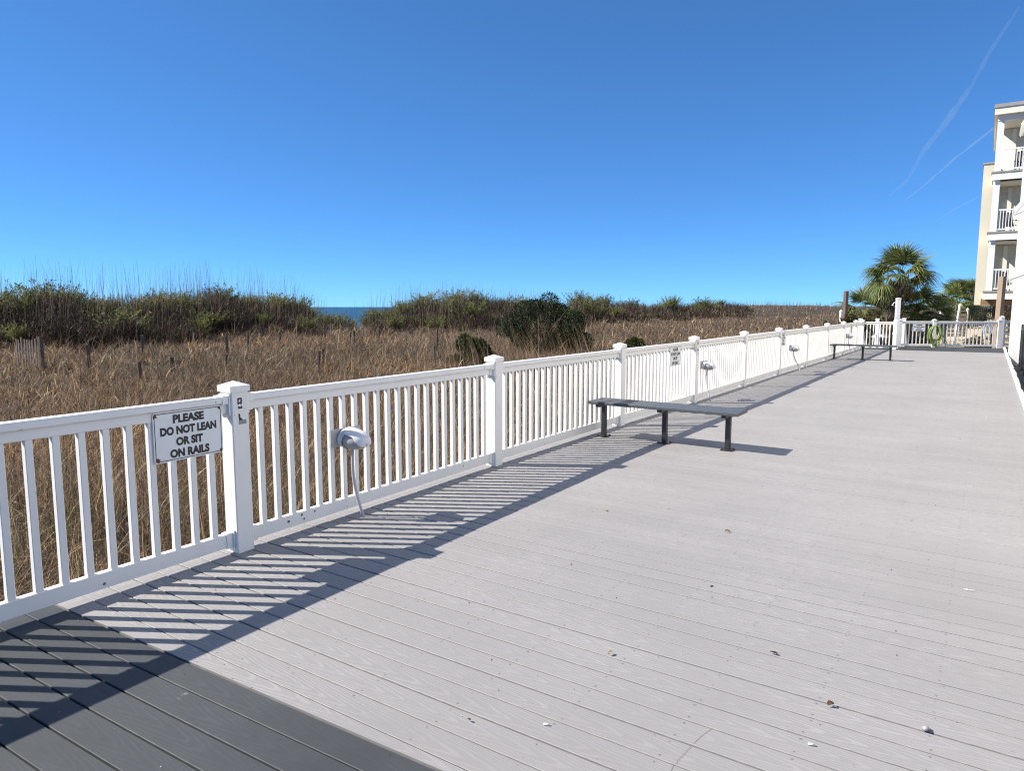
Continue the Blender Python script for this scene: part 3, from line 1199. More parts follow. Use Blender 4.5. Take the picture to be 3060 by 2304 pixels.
# stair handrails going down to the sand behind the end railing
def stair_rail(label, x, y, name="stair_handrail"):
    r_ = thing(name, label, "handrail", (x, y, 0), FA - R(90), "stair handrails beyond the deck end")
    b = MB()
    b.cbox(-0.0635, 0.0635, -0.0635, 0.0635, -0.8, 1.14, 0.006)
    po = b.build("post", M['vinyl_clean'], r_)
    b = MB()
    b.cbox(-0.073, 0.073, -0.073, 0.073, 1.128, 1.165, 0.003)
    b.build("cap", M['vinyl_clean'], po)
    for nm, z in (("hand_rail", 1.05), ("bottom_rail", 0.16)):
        b = MB()
        zs = [z, z - 0.03, z - 0.14, z - 0.55, z - 1.0]
        ys = [0.06, 0.16, 0.34, 0.95, 1.6]
        for k in range(4):
            T = None
            v0, v1 = Vector((0, ys[k], zs[k])), Vector((0, ys[k + 1], zs[k + 1]))
            w, h = 0.04, 0.04
            b.add([v0 + Vector((sx * w, 0, sz * h)) for sx, sz in ((-1, -1), (1, -1), (1, 1), (-1, 1))] + [v1 + Vector((sx * w, 0, sz * h)) for sx, sz in ((-1, -1), (1, -1), (1, 1), (-1, 1))],
                  [(3, 2, 1, 0), (4, 5, 6, 7), (0, 1, 5, 4), (1, 2, 6, 5), (2, 3, 7, 6), (3, 0, 4, 7)])
        b.build(nm, M['vinyl_clean'], r_)
    for k in range(9):
        yb = 0.2 + k * 0.155
        f = np.interp(yb, [0.06, 0.16, 0.34, 0.95, 1.6], [1.05, 1.02, 0.91, 0.50, 0.05])
        b = MB()
        b.cbox(-0.019, 0.019, yb - 0.019, yb + 0.019, f - 0.90, f - 0.03, 0.003)
        b.build("baluster", M['vinyl_clean'], r_)
    return r_


stair_rail("white stair handrail behind the end railing, the left of two close together", 13.92, 27.98)
stair_rail("white stair handrail behind the end railing, next to the white lidded bin", 14.50, 27.78)
stair_rail("white stair handrail just right of the tall shower post", 16.10, 28.75)

bn_ = thing("lidded_bin", "dark round bin with a white lid behind the end railing", "bin", (15.02, 28.60, -0.45))
b = MB()
b.tube([(0, 0, 0.0), (0, 0, 0.55), (0, 0, 0.82)], [0.20, 0.22, 0.24], 20)
b.build("body", M['bin'], bn_)
b = MB()
b.tube([(0, 0, 0.82), (0, 0, 0.87), (0, 0, 0.92), (0, 0, 0.96)], [0.265, 0.27, 0.22, 0.10], 20)
b.build("lid", M['vinyl_clean'], bn_)

# little gate and post by the wall
gp = thing("lattice_gate", "narrow white slatted gate between the far railing and the white wall", "gate", (19.55, 27.95, 0), R(-12))
b = MB()
b.cbox(-0.07, 0.07, -0.07, 0.07, -0.4, 1.22, 0.006)
b.add([(-.07, -.07, 1.22), (.07, -.07, 1.22), (.07, .07, 1.22), (-.07, .07, 1.22), (0, 0, 1.28)], [(0, 1, 4), (1, 2, 4), (2, 3, 4), (3, 0, 4)])
b.build("post", M['vinyl_clean'], gp)
b = MB()
for z in (0.08, 0.30, 0.52, 0.74, 0.98):
    b.box(0.075, 0.62, -0.02, 0.02, z, z + 0.10)
for x in (0.10, 0.34, 0.56):
    b.box(x, x + 0.05, -0.023, 0.023, 0.0, 1.12)
b.build("lattice", M['vinyl_clean'], gp)


# ------------------------------------------------------------------ posts, crate, fence and chairs beyond
def simple_post(name, label, cat, x, y, z0, z1, w, mat, lean=0.0, group=None, point=0.0, capped=False):
    r_ = thing(name, label, cat, (x, y, z0), R(20), group)
    r_.rotation_euler = (0, lean, R(20))
    b = MB()
    b.cbox(-w / 2, w / 2, -w / 2, w / 2, 0, z1 - z0, 0.006)
    b.build("shaft", mat, r_)
    b = MB()
    h = z1 - z0
    k = w * 0.62
    if capped:
        b.cbox(-k, k, -k, k, h - 0.03, h + 0.02, 0.004)
        b.add([(-k, -k, h + .02), (k, -k, h + .02), (k, k, h + .02), (-k, k, h + .02), (0, 0, h + .02 + point)], [(0, 1, 4), (1, 2, 4), (2, 3, 4), (3, 0, 4)])
        b.build("cap", mat, r_)
    else:
        k = w / 2
        b.add([(-k, -k, h), (k, -k, h), (k, k, h), (-k, k, h), (0, 0, h + 0.015)], [(0, 1, 4), (1, 2, 4), (2, 3, 4), (3, 0, 4)])
        b.build("weathered_top", mat, r_)
    return r_


q = at(2529, 870, 31.0)
simple_post("timber_post", "tall dark brown timber post beyond the railing, left of the palm", "post", q.x, q.y, -0.6, q.z, 0.15, M['wood_brown'])
q = at(2992, 826, 30.0)
simple_post("timber_post", "tall tan timber post in front of the cream building", "post", q.x, q.y, -0.6, q.z, 0.21, M['wood_tan'], R(1.5))
for u, v, y, lean, lab in ((2514, 925, 33.0, 0, "white capped post beside the dark brown timber post"),
                           (2813, 902, 37.0, 0, "tall white capped post left of the stacked grey timber box"),
                           (2857, 906, 36.0, R(7), "tall leaning white capped post in front of the grey timber box"),
                           (2829, 948, 34.0, 0, "shortest white capped post in front of the grey timber box"),
                           (2892, 920, 40.0, 0, "thin white post left of the black picket fence")):
    q = at(u, v, y)
    simple_post("path_post", lab, "post", q.x, q.y, -0.7, q.z - 0.10, 0.10, M['vinyl_clean'], lean, "white capped posts beyond the far railing", 0.09, True)

q = at(2847, 975, 38.5)
cr = thing("timber_box", "weathered grey slatted timber box beyond the far railing", "box", (q.x, q.y, 0.0), R(-25))
b = MB()
for k in range(6):
    b.box(-0.62, 0.52, -0.62, -0.59, 0.02 + k * 0.215, 0.20 + k * 0.215)
    b.box(0.525, 0.555, -0.60, 0.60, 0.02 + k * 0.215, 0.20 + k * 0.215)
    b.box(-0.655, -0.625, -0.60, 0.60, 0.02 + k * 0.215, 0.20 + k * 0.215)
b.build("slats", M['wood_grey'], cr)
b = MB()
for sx, sy in ((-.60, -.56), (.50, -.56), (-.60, .56), (.50, .56)):
    b.box(sx - .04, sx + .04, sy - .028, sy + .04, 0, 1.36)
b.build("corner_posts", M['wood_grey'], cr)
b = MB()
for k in range(7):
    b.box(-0.68 + k * 0.18, -0.68 + k * 0.18 + 0.165, -0.66, 0.66, 1.362, 1.40)
b.build("top", M['wood_grey'], cr)

pf = thing("picket_fence", "black metal picket fence under the cream building", "fence", tuple(at(2885, 960, 42.0)[:2]) + (0.2,), R(-8))
b = MB()
for k in range(52):
    b.box(k * 0.11, k * 0.11 + 0.02, -0.01, 0.01, 0.05, 1.40)
b.build("pickets", M['dark_metal'], pf)
for nm, z in (("rail", 0.15), ("rail", 1.25)):
    b = MB()
    b.box(-0.02, 5.8, -0.018, 0.018, z, z + 0.04)
    b.build(nm, M['dark_metal'], pf)
for x in (0.0, 1.95, 3.9, 5.8):
    b = MB()
    b.box(x - 0.035, x + 0.035, -0.035, 0.035, 0, 1.48)
    b.build("post", M['dark_metal'], pf)


def lounge(name, label, loc, rz, mat, s=1.0):
    r_ = thing(name, label, "chair", loc, rz)
    r_.scale = (s, s, s)
    b = MB()
    for k in range(5):
        T = Matrix.Translation((-.25 + k * .105, -0.28, 0.38)) @ Matrix.Rotation(R(-12), 4, 'X')
        b.box(0, 0.09, 0, 0.55, 0, 0.02, T)
    b.build("seat", mat, r_)
    b = MB()
    for k in range(5):
        T = Matrix.Translation((-.25 + k * .105, 0.24, 0.28)) @ Matrix.Rotation(R(-22), 4, 'X')
        b.box(0, 0.09, 0, 0.02, 0, 0.62 + 0.10 * math.sin(math.pi * (k + .5) / 5), T)
    b.build("backrest", mat, r_)
    for sx in (-0.33, 0.29):
        b = MB()
        b.box(sx - .03, sx + .09, -.34, .34, .55, .575)
        b.build("armrest", mat, r_)
        for sy in (-.30, .26):
            b = MB()
            b.box(sx + .01, sx + .05, sy, sy + .06, 0, .548)
            b.build("leg", mat, r_)
    return r_


q = at(2972, 948, 34.0)
lounge("slatted_chair", "white slatted chair on the sand beside the tan timber post", (q.x - 0.1, q.y, 0.05), R(140), M['vinyl_clean'])

# ------------------------------------------------------------------ cream building with balconies
B0 = Vector((22.85, 34.0, 0))
TB = Matrix(((ND.x, FD.x, 0, B0.x), (ND.y, FD.y, 0, B0.y), (0, 0, 1, 0), (0, 0, 0, 1)))   # (right, back, up)
bl = thing("balcony_building", "cream three storey building with stacked white balconies at the far right", "building")


def part(name, mat, parent, *boxes):
    b = MB()
    for x in boxes:
        b.box(*x, TB)
    return b.build(name, mat, parent)


part("side_wing", M['cream'], bl, (-0.44, 0.0, 1.5, 9.0, 1.72, 8.62))
part("wing_coping", M['roof_metal'], bl, (-0.48, -0.002, 1.46, 9.04, 8.622, 8.70))
part("wall", M['siding'], bl, (0.002, 7.0, 1.9, 9.0, 2.0, 10.5))
part("roof", M['cream_trim'], bl, (-0.14, 7.2, -0.30, 9.2, 10.55, 10.86))
part("roof_flashing", M['roof_metal'], bl, (-0.17, 7.25, -0.34, 9.25, 10.862, 11.02))
part("soffit_beam", M['vinyl_clean'], bl, (0.0, 7.0, -0.02, 0.24, 10.30, 10.548))
for z in (2.34, 5.14, 7.94):
    bal = part("balcony", M['cream_trim'], bl, (-0.06, 7.0, -0.10, 1.898, z - 0.30, z - 0.02))
    part("balcony_edge", M['roof_metal'], bal, (-0.10, 7.0, -0.14, 1.896, z - 0.018, z + 0.05))
    part("balcony_fascia", M['vinyl_clean'], bal, (-0.09, 7.0, -0.13, -0.102, z - 0.36, z - 0.12))
    rb = [(0.30, 7.0, 0.02, 0.07, z + 1.02, z + 1.09), (0.30, 7.0, 0.02, 0.07, z + 0.12, z + 0.18)]
    rb += [(0.36 + k * 0.115, 0.36 + k * 0.115 + 0.034, 0.028, 0.062, z + 0.181, z + 1.019) for k in range(36)]
    part("balcony_railing", M['vinyl_clean'], bal, *rb)
    part("corner_column", M['vinyl_clean'], bal, (0.0, 0.27, 0.0, 0.27, z + 0.052, z + 2.44 if z < 7 else 10.298))
    part("door_trim", M['cream_trim'], bal, (0.62, 0.80, 1.84, 1.897, z + 0.055, z + 2.3), (1.75, 1.93, 1.84, 1.897, z + 0.055, z + 2.3))
    part("soffit", M['cream_trim'], bal, (0.0, 7.0, 0.28, 1.896, z + 2.36, z + 2.42))
part("rotten_beam", M['rot'], bl, (-0.15, 7.0, 0.1, 0.45, 1.66, 2.02))
part("underside", M['wood_old'], bl, (-0.05, 7.0, 0.5, 8.9, 1.70, 1.98))
for a_, b_ in ((0.5, 0.8), (2.6, 0.8), (0.5, 4.0), (2.6, 4.0), (4.6, 0.8)):
    part("piling", M['wood_old'], bl, (a_ - 0.14, a_ + 0.14, b_ - 0.14, b_ + 0.14, -0.5, 1.698))
part("stair_lattice", M['rot'], bl, *[(0.9 + k * 0.16, 0.98 + k * 0.16, 2.4, 2.44, 0.0, 1.69) for k in range(20)])

for z, lab, mt in ((2.39, "dark slatted chair on the lowest balcony of the cream building", 'chair_dark'),
                   (5.19, "dark slatted chair on the middle balcony of the cream building", 'chair_dark'),
                   (7.99, "dark slatted chair on the top balcony of the cream building", 'chair_dark')):
    q = TB @ Vector((0.78 if z < 7 else 1.2, 1.0, z))
    lounge("balcony_chair", lab, q, FA - R(90) + R(160), M[mt])

# ------------------------------------------------------------------ white building on the right with awnings
wb = thing("white_building", "white stucco building rising at the right edge of the deck", "building")
q = at(3013, 1050, 25.0)
s0 = q.x * FD.x + q.y * FD.y
t0 = q.x * ND.x + q.y * ND.y


def part_st(name, mat, parent, *boxes):
    b = MB()
    for x in boxes:
        b.box(*x, T_st)
    return b.build(name, mat, parent)


part_st("wall", M['white_wall'], wb, (s0 - 2.4, s0, t0, t0 + 6, -0.6, 13.0))
part_st("recessed_wall", M['white_wall'], wb, (4.0, s0 - 2.402, t0 + 0.62, t0 + 6, -0.6, 13.0))
part_st("pilaster", M['white_wall'], wb, (s0 - 4.2, s0 - 3.9, t0 + 0.40, t0 + 0.618, -0.5, 1.45), (s0 - 9.0, s0 - 8.7, t0 + 0.40, t0 + 0.618, -0.5, 1.45))
part_st("coping", M['roof_metal'], wb, (s0 - 2.42, s0 + 0.02, t0 - 0.03, t0 + 6, 13.002, 13.15))
for z, mt, lab in ((2.40, 'vinyl_clean', 0), (4.20, 'vinyl_clean', 0), (6.35, 'cream_trim', 0)):
    b = MB()
    sA, sB = s0 - 7.8, s0 - 6.3
    tw, tp_ = t0 + 0.618, t0 - 0.28
    b.add([T_st @ Vector(p) for p in ((sA, tw, z + 1.25), (sB, tw, z + 1.25), (sB, tp_, z), (sA, tp_, z),
                                      (sA, tw, z + 1.17), (sB, tw, z + 1.17), (sB, tp_ + .03, z - 0.06), (sA, tp_ + .03, z - 0.06))],
          [(0, 1, 2, 3), (7, 6, 5, 4), (0, 4, 5, 1), (1, 5, 6, 2), (2, 6, 7, 3), (3, 7, 4, 0)])
    aw = b.build("awning", M[mt], wb)
    b = MB()
    b.tube([T_st @ Vector((sB - .05, tp_ + .05, z - 0.03)), T_st @ Vector((sB - .05, tw, z + 0.35))], 0.018, 6)
    b.build("awning_arm", M['vinyl_clean'], aw)

pfn = thing("pool_fence", "black slatted pool fence beside the white building at right", "fence")
b = MB()
fs0, fs1, ft = 6.0, s0 - 2.6, t0 + 0.27
for k in range(int((fs1 - fs0) / 0.105)):
    b.box(fs0 + k * 0.105, fs0 + k * 0.105 + 0.03, ft - 0.01, ft + 0.01, -0.22, 0.98, T_st)
b.build("pickets", M['dark_metal'], pfn)
for z in (-0.15, 0.90):
    b = MB()
    b.box(fs0, fs1, ft - 0.018, ft + 0.018, z, z + 0.045, T_st)
    b.build("rail", M['dark_metal'], pfn)
for k in range(8):
    b = MB()
    s_ = fs1 - k * 1.9
    b.box(s_ - 0.03, s_ + 0.03, ft - 0.03, ft + 0.03, -0.30, 1.06, T_st)
    b.build("post", M['dark_metal'], pfn)


# ------------------------------------------------------------------ vegetation
STRAW, BROWN, DARK, GREY = (0.32, 0.225, 0.125), (0.155, 0.104, 0.067), (0.042, 0.028, 0.020), (0.195, 0.155, 0.125)
RUSSET, OLIVE, PALE = (0.21, 0.11, 0.065), (0.085, 0.100, 0.030), (0.52, 0.40, 0.235)


def sample_dune(n, a0, a1, d0, d1, tmin=-34.0, tmax=-4.36):
    """roots spread evenly over the view: uniform in bearing, log-uniform in distance"""
    th = rng.uniform(R(a0), R(a1), n)
    D = np.exp(rng.uniform(math.log(d0), math.log(d1), n))
    x, y = D * np.sin(th), D * np.cos(th)
    s, t = x * FD.x + y * FD.y, x * ND.x + y * ND.y
    k = (t < tmax) & (t > tmin)
    return x[k], y[k], D[k], s[k], t[k]


def clump(x, y, f=1.0):
    return 0.5 + 0.25 * np.sin(x * 1.9 * f + np.sin(y * 1.3 * f) * 2) + 0.25 * np.sin(y * 2.3 * f + np.sin(x * 1.7 * f) * 2)


def build_grass():
    parts = []
    # tangled mat of bent blades
    x, y, D, s, t = sample_dune(740000, -64, 31, 3.6, 270)
    # pull blades towards tussock centres
    cell = 0.38 + 0.012 * D
    gx, gy = np.round(x / cell) * cell + 0.16 * np.sin(y * 7), np.round(y / cell) * cell + 0.16 * np.sin(x * 9)
    k = rng.uniform(0.0, 0.85, len(x))
    x, y = x * (1 - k) + gx * k, y * (1 - k) + gy * k
    t = x * ND.x + y * ND.y
    ok = t < -4.36
    x, y, D, t = x[ok], y[ok], D[ok], t[ok]
    n = len(x)
    z = terrain(x, y) - 0.02
    cl = clump(x, y, 0.8)
    cl2 = clump(x + 31, y - 17, 0.23)
    far = sstep(9, 22, D)
    hg = rng.uniform(0.30, 1.10, n) * (0.46 + 0.85 * cl ** 1.2) * (1.0 - 0.15 * sstep(-9, -4.3, t)) * (1 - 0.22 * far)
    az = rng.uniform(0, 6.283, n)
    lean = np.abs(rng.normal(0.40 + 0.35 * far, 0.50, n))
    curl = rng.normal(0.52, 0.48, n)
    wd = (0.0050 + 0.00040 * D) * rng.lognormal(-0.12, 0.42, n)
    c = pick_colors(n, [STRAW, BROWN, DARK, GREY, RUSSET, PALE], [2.6, 3.4, 3.0, 2.4, 0.8, 0.9], 0.45)
    # drifts of greyer and of redder grass across the dune
    c = c * (0.60 + 0.50 * cl2 + 0.32 * clump(x - 9, y + 5, 0.09))[:, None] * np.array([1.13, 1.09, 0.99]) * np.where((cl2 > 0.62)[:, None], np.array([1.05, 0.98, 0.90]), np.array([1.0, 1.0, 1.02]))
    parts.append(blades(np.stack([x, y, z], 1), hg, az, lean, curl, wd, c, 5))
    # short litter lying about
    x, y, D, s, t = sample_dune(96000, -64, 31, 3.6, 90)
    n = len(x)
    z = terrain(x, y) + rng.uniform(0, 0.30, n)
    c = pick_colors(n, [STRAW, BROWN, DARK, GREY], [2, 3, 3, 1.5], 0.4)
    parts.append(blades(np.stack([x, y, z], 1), rng.uniform(0.15, 0.5, n), rng.uniform(0, 6.28, n), rng.uniform(0.8, 1.7, n), rng.normal(0.2, 0.6, n), (0.0045 + 0.0004 * D) * rng.uniform(.6, 1.5, n), c, 3))
    # low thatch closing the ground between the tussocks
    x, y, D, s, t = sample_dune(310000, -64, 31, 6.0, 200)
    n = len(x)
    c = pick_colors(n, [STRAW, BROWN, DARK, GREY, RUSSET], [1.8, 3, 2.4, 2.6, 0.6], 0.45) * np.array([1.08, 1.05, 0.98])
    parts.append(blades(np.stack([x, y, terrain(x, y) - 0.01], 1), rng.uniform(0.12, 0.42, n), rng.uniform(0, 6.28, n), np.abs(rng.normal(0.6, 0.5, n)), rng.normal(0.45, 0.5, n), (0.0046 + 0.00042 * D) * rng.lognormal(-0.05, 0.4, n), c, 3))
    # long pale stems arching out of the mat
    x, y, D, s, t = sample_dune(27000, -64, 31, 3.8, 170)
    keep = (t < -4.5) & (rng.random(len(t)) < 1 - 0.55 * sstep(9, 16, D))
    x, y, D, t = x[keep], y[keep], D[keep], t[keep]
    n = len(x)
    z = terrain(x, y)
    c = pick_colors(n, [PALE, STRAW, RUSSET, GREY], [1.6, 3, 1.2, 1.6]) * np.array([0.97, 0.93, 0.90])
    parts.append(blades(np.stack([x, y, z], 1), rng.uniform(0.8, 1.45, n) * (1 - 0.25 * sstep(-8, -4.2, t)), rng.normal(R(-30), 1.5, n), np.abs(rng.normal(0.32, 0.30, n)), rng.normal(0.24, 0.20, n), (0.0046 + 0.00034 * D) * rng.uniform(.6, 1.3, n), c, 6))
    # a few green shoots low down near the deck
    x, y, D, s, t = sample_dune(11000, -64, 10, 4.0, 16, -9.0)
    keep = clump(x, y, 0.5) > 0.66
    x, y, D = x[keep], y[keep], D[keep]
    n = len(x)
    c = pick_colors(n, [OLIVE, (0.13, 0.17, 0.05)], [1, 1])
    parts.append(blades(np.stack([x, y, terrain(x, y)], 1), rng.uniform(0.4, 0.8, n), rng.uniform(0, 6.28, n), np.abs(rng.normal(0.1, 0.2, n)), rng.normal(0.2, 0.2, n), 0.005 * rng.uniform(.7, 1.5, n), c, 3))
    V, I, C = merge(parts)
    tag(link("dune_grass", np_mesh("dune_grass", V, 4, I, M['grass'], C)), "tangled dry brown grass covering the dune beyond the railing", "grass", kind='stuff')


build_grass()


def build_thicket():
    """bare brown brush massed along the dune ridge"""
    th = rng.uniform(R(-64), R(19), 190000)
    n0 = len(th)
    tt_ = rng.uniform(-35.5, -26.5, n0)
    # distance at which the sight line of this bearing reaches t
    D = tt_ / (np.sin(th) * ND.x + np.cos(th) * ND.y)
    x, y = D * np.sin(th), D * np.cos(th)
    s, t = x * FD.x + y * FD.y, tt_
    gap = np.exp(-(((s + 0.91 * t) / 2.7) ** 4))
    wide = np.exp(-(((s + 0.91 * t - 0.8) / 5.6) ** 2))
    edge = -27.2 + 1.5 * np.sin(s * 0.55) + 0.8 * np.sin(s * 1.7)
    keep = (D > 10) & (D < 150) & (t < edge) & (rng.random(n0) > 1.15 * gap) & (rng.random(n0) < 1 - sstep(95, 118, s)) & (clump(x, y, 0.30) > 0.12)
    x, y, D, s, t, gap = (q[keep] for q in (x, y, D, s, t, wide))
    n = len(x)
    z = terrain(x, y)
    cl = clump(x, y, 0.45)
    lump = 0.5 + 0.28 * np.sin(s * 1.05 + 0.6) + 0.16 * np.sin(s * 2.7 + t * 1.3) + 0.10 * np.sin(s * 5.1)
    hg = rng.uniform(0.30, 1.0, n) ** 0.8 * (0.85 + 0.45 * cl + 0.60 * lump) * (1 - 0.6 * gap) * (0.72 + 0.28 * sstep(-27, -31, t)) * (1 - 0.25 * sstep(40, 80, s))
    c = pick_colors(n, [(0.050, 0.033, 0.026), (0.025, 0.017, 0.013), (0.095, 0.066, 0.050), (0.22, 0.17, 0.13), (0.060, 0.068, 0.024)], [3, 4, 2, 0.35, 0.9], 0.4)
    V1 = blades(np.stack([x, y, z], 1), hg, rng.uniform(0, 6.28, n), np.abs(rng.normal(0.26, 0.42, n)), rng.normal(0.12, 0.42, n), (0.007 + 0.00036 * D) * rng.lognormal(-0.1, 0.4, n), c, 3)
    # crooked side twigs and withered leaf tufts in the brush
    k = rng.choice(n, int(n * 0.9))
    m_ = len(k)
    zz = z[k] + hg[k] * rng.uniform(0.25, 0.98, m_)
    tc = pick_colors(m_, [(0.105, 0.070, 0.052), (0.055, 0.037, 0.028), (0.19, 0.145, 0.11), (0.095, 0.105, 0.035)], [3, 2.5, 1.6, 1.0], 0.4)
    V2 = blades(np.stack([x[k] + rng.normal(0, .14, m_), y[k] + rng.normal(0, .14, m_), zz], 1), rng.uniform(0.10, 0.36, m_), rng.uniform(0, 6.28, m_), rng.uniform(0.1, 1.9, m_), rng.normal(0, 0.4, m_), (0.008 + 0.0004 * D[k]) * rng.uniform(.6, 1.5, m_), tc, 2)
    V, I, C = merge([V1, V2])
    tag(link("ridge_brush", np_mesh("ridge_brush", V, 4, I, M['brush'], C)), "bare brown brush massed along the dune ridge", "brush", kind='stuff')
    # sea oats: tall thin stalks against the sky
    n = 13500
    th = rng.uniform(R(-64), R(26), n)
    tt_ = rng.uniform(-35.0, -28.0, n)
    D = tt_ / (np.sin(th) * ND.x + np.cos(th) * ND.y)
    x, y = D * np.sin(th), D * np.cos(th)
    s = x * FD.x + y * FD.y
    gap = np.exp(-(((s + 0.91 * tt_) / 3.2) ** 2))
    keep = (D > 10) & (D < 260) & (rng.random(n) > 0.7 * gap) & (rng.random(n) < 0.15 + 0.85 * clump(x, y, 0.55) ** 2) 
    x, y, D, s, gap = (q[keep] for q in (x, y, D, s, gap))
    n = len(x)
    hg = rng.uniform(1.4, 3.0, n) * (1 - 0.40 * gap) * (1 - 0.50 * sstep(25, 90, s))
    c = pick_colors(n, [(0.17, 0.13, 0.10), (0.28, 0.21, 0.14), (0.10, 0.08, 0.06)], [2, 2, 1])
    W = blades(np.stack([x, y, terrain(x, y)], 1), hg, rng.normal(R(-30), 0.9, n), np.abs(rng.normal(0.05, 0.06, n)), rng.normal(0.035, 0.05, n), (0.008 + 0.00026 * D) * rng.uniform(.7, 1.2, n), c, 4)
    k = rng.choice(n, n // 3, replace=False)
    tag(link("sea_oats", np_mesh("sea_oats", W[0], 4, W[1], M['grass'], W[2])), "tall thin sea oat stalks standing against the sky", "grass", kind='stuff')


build_thicket()


def leaf_cloud(n, clumps, size, palette, weights, up=0.3, aspect=0.4, shell=0.75):
    """leaves spread through overlapping ellipsoid clumps [(cx,cy,cz,rx,ry,rz)]"""
    cl = np.array(clumps)
    vol = cl[:, 3] * cl[:, 4] * cl[:, 5]
    k = rng.choice(len(cl), n, p=vol ** 0.67 / (vol ** 0.67).sum())
    d = rng.normal(0, 1, (n, 3))
    d /= np.linalg.norm(d, axis=1)[:, None]
    r = rng.random(n) ** (1 / 3) * (1 - shell) + shell * rng.uniform(0.75, 1.05, n)
    p = cl[k, :3] + d * cl[k, 3:6] * r[:, None]
    c = pick_colors(n, palette, weights)
    return leaf_quads(p, rng.uniform(0.6, 1.4, n) * size, c, up, aspect)


def twig_set(n, spread, h):
    b = MB()
    for k in range(n):
        a = random.uniform(0, 6.28)
        rr = random.uniform(0.2, 1.0) * spread
        tip = Vector((math.cos(a) * rr, math.sin(a) * rr, h * random.uniform(0.6, 1.0)))
        mid = tip * 0.5 + Vector((random.uniform(-.1, .1), random.uniform(-.1, .1), h * 0.08))
        b.tube([(random.uniform(-.08, .08), random.uniform(-.08, .08), -0.15), mid, tip], [0.022, 0.014, 0.005], 5)
    return b.mesh("branches", M['branch'])


GREENS = [(0.080, 0.098, 0.028), (0.135, 0.155, 0.040), (0.200, 0.215, 0.062), (0.25, 0.24, 0.085)]


def shrub_variant(kind):
    """open upright shrub: many thin stems fanning from the base, each a feathery spray of small leaves"""
    ns = 85
    per = 46
    a = rng.uniform(0, 6.28, ns)
    lean = np.abs(rng.normal(0.0, 0.42, ns))
    ln = rng.uniform(0.65, 1.55, ns) * (1 - 0.22 * lean)
    x0, y0 = rng.normal(0, 0.16, ns), rng.normal(0, 0.16, ns)
    P, C = [], []
    w = ([2, 3, 2, 1], [3, 3, 1, .3], [1, 2, 3, 2.4])[kind % 3]
    stem_c = pick_colors(ns, GREENS, w, 0.18)
    dead = rng.random(ns) < 0.25
    stem_c[dead] = pick_colors(int(dead.sum()), [(0.16, 0.11, 0.07), (0.10, 0.07, 0.05)], [1, 1])
    for i in range(ns):
        f = rng.uniform(0.30, 1.0, per if not dead[i] else per // 4)
        r = np.sin(lean[i] + 0.25 * f) * f * ln[i]
        jit = 0.085 * (1.15 - f)
        P.append(np.stack([x0[i] + r * np.cos(a[i]) + rng.normal(0, jit), y0[i] + r * np.sin(a[i]) + rng.normal(0, jit, len(f)), np.cos(lean[i]) * f * ln[i] + rng.normal(0, 0.02, len(f))], 1))
        C.append(np.repeat(stem_c[i][None], len(f), 0) * rng.lognormal(0, 0.22, len(f))[:, None])
    P, C = np.concatenate(P), np.concatenate(C)
    V, I, C = leaf_quads(P, rng.uniform(0.06, 0.125, len(P)), C, 1.6, 0.34)
    W = blades(np.stack([x0, y0, np.full(ns, -0.3)], 1), ln + 0.3, a, lean * 0.85, np.full(ns, 0.08), rng.uniform(.010, .02, ns), pick_colors(ns, [(0.12, 0.085, 0.065), (0.06, 0.042, 0.032)], [1, 1]), 3)
    V, I, C = merge([(V, I, C), W])
    return np_mesh("foliage", V, 4, I, M['leaf'], C), twig_set(14, 0.5, 1.1)


variants = [shrub_variant(k) for k in range(6)]
placed = 0
SHRUBS = []
for k in range(112):
    # spread over the view of the ridge
    th = R(-54 + 71 * (k + random.uniform(0, 1)) / 112)
    t = random.choice((random.uniform(-33.5, -31), random.uniform(-31, -27.5), random.uniform(-33.5, -31)))
    D = t / (math.sin(th) * ND.x + math.cos(th) * ND.y)
    x, y = D * math.sin(th), D * math.cos(th)
    s = x * FD.x + y * FD.y
    if s > 116 or abs(s + 0.91 * t) < 2.4:
        continue
    sc = (random.uniform(0.70, 1.15) if t < -31 else random.uniform(0.55, 0.95)) * (1.0 if s < 45 else 1.2)
    near_gap = math.exp(-((s + 0.91 * t - 0.8) / 6.0) ** 2)
    sc *= 1 - 0.45 * near_gap
    sc *= 0.70 + 0.55 * (0.5 + 0.5 * math.sin(s * 1.05 + 0.6)) * random.uniform(0.7, 1.2)
    SHRUBS.append((x, y, sc, k, t))
for u_, D_, sc_ in ((978, 44.0, 0.62), (1012, 42.5, 0.78), (1052, 43.0, 0.42), (1098, 45.5, 0.55), (1140, 44.0, 0.72), (930, 43.0, 0.70)):
    gx_, gy_ = (u_ - 1530) / F_PX, 1.0
    q_ = D_ / math.hypot(gx_, gy_)
    SHRUBS.append((gx_ * q_, gy_ * q_, sc_, int(u_), -32.0))
for x, y, sc, k, t in SHRUBS:
    fo, tw = variants[k % 6]
    front_ = t > -31
    in_gap = t == -32.0
    r_ = thing("dune_shrub", "small green shrub standing in the dip of the ridge where the sea shows" if in_gap else "green leafy shrub low on the brown face of the dune ridge" if front_ else "green leafy shrub growing among brown brush on the crest of the dune ridge", "shrub",
               (x, y, float(terrain(x, y)) + (0.10 if front_ or in_gap else 0.35)), random.uniform(0, 6.28), "green shrubs in the dip by the sea" if in_gap else "green shrubs on the dune face" if front_ else "green shrubs along the dune crest")
    wx = random.uniform(.95, 1.6)
    r_.scale = (sc * wx, sc * wx, sc * random.uniform(0.80, 1.10))
    link("foliage", fo, r_)
    link("branches", tw, r_)

DKG = [(0.015, 0.024, 0.010), (0.027, 0.040, 0.014), (0.050, 0.066, 0.020), (0.009, 0.013, 0.008)]


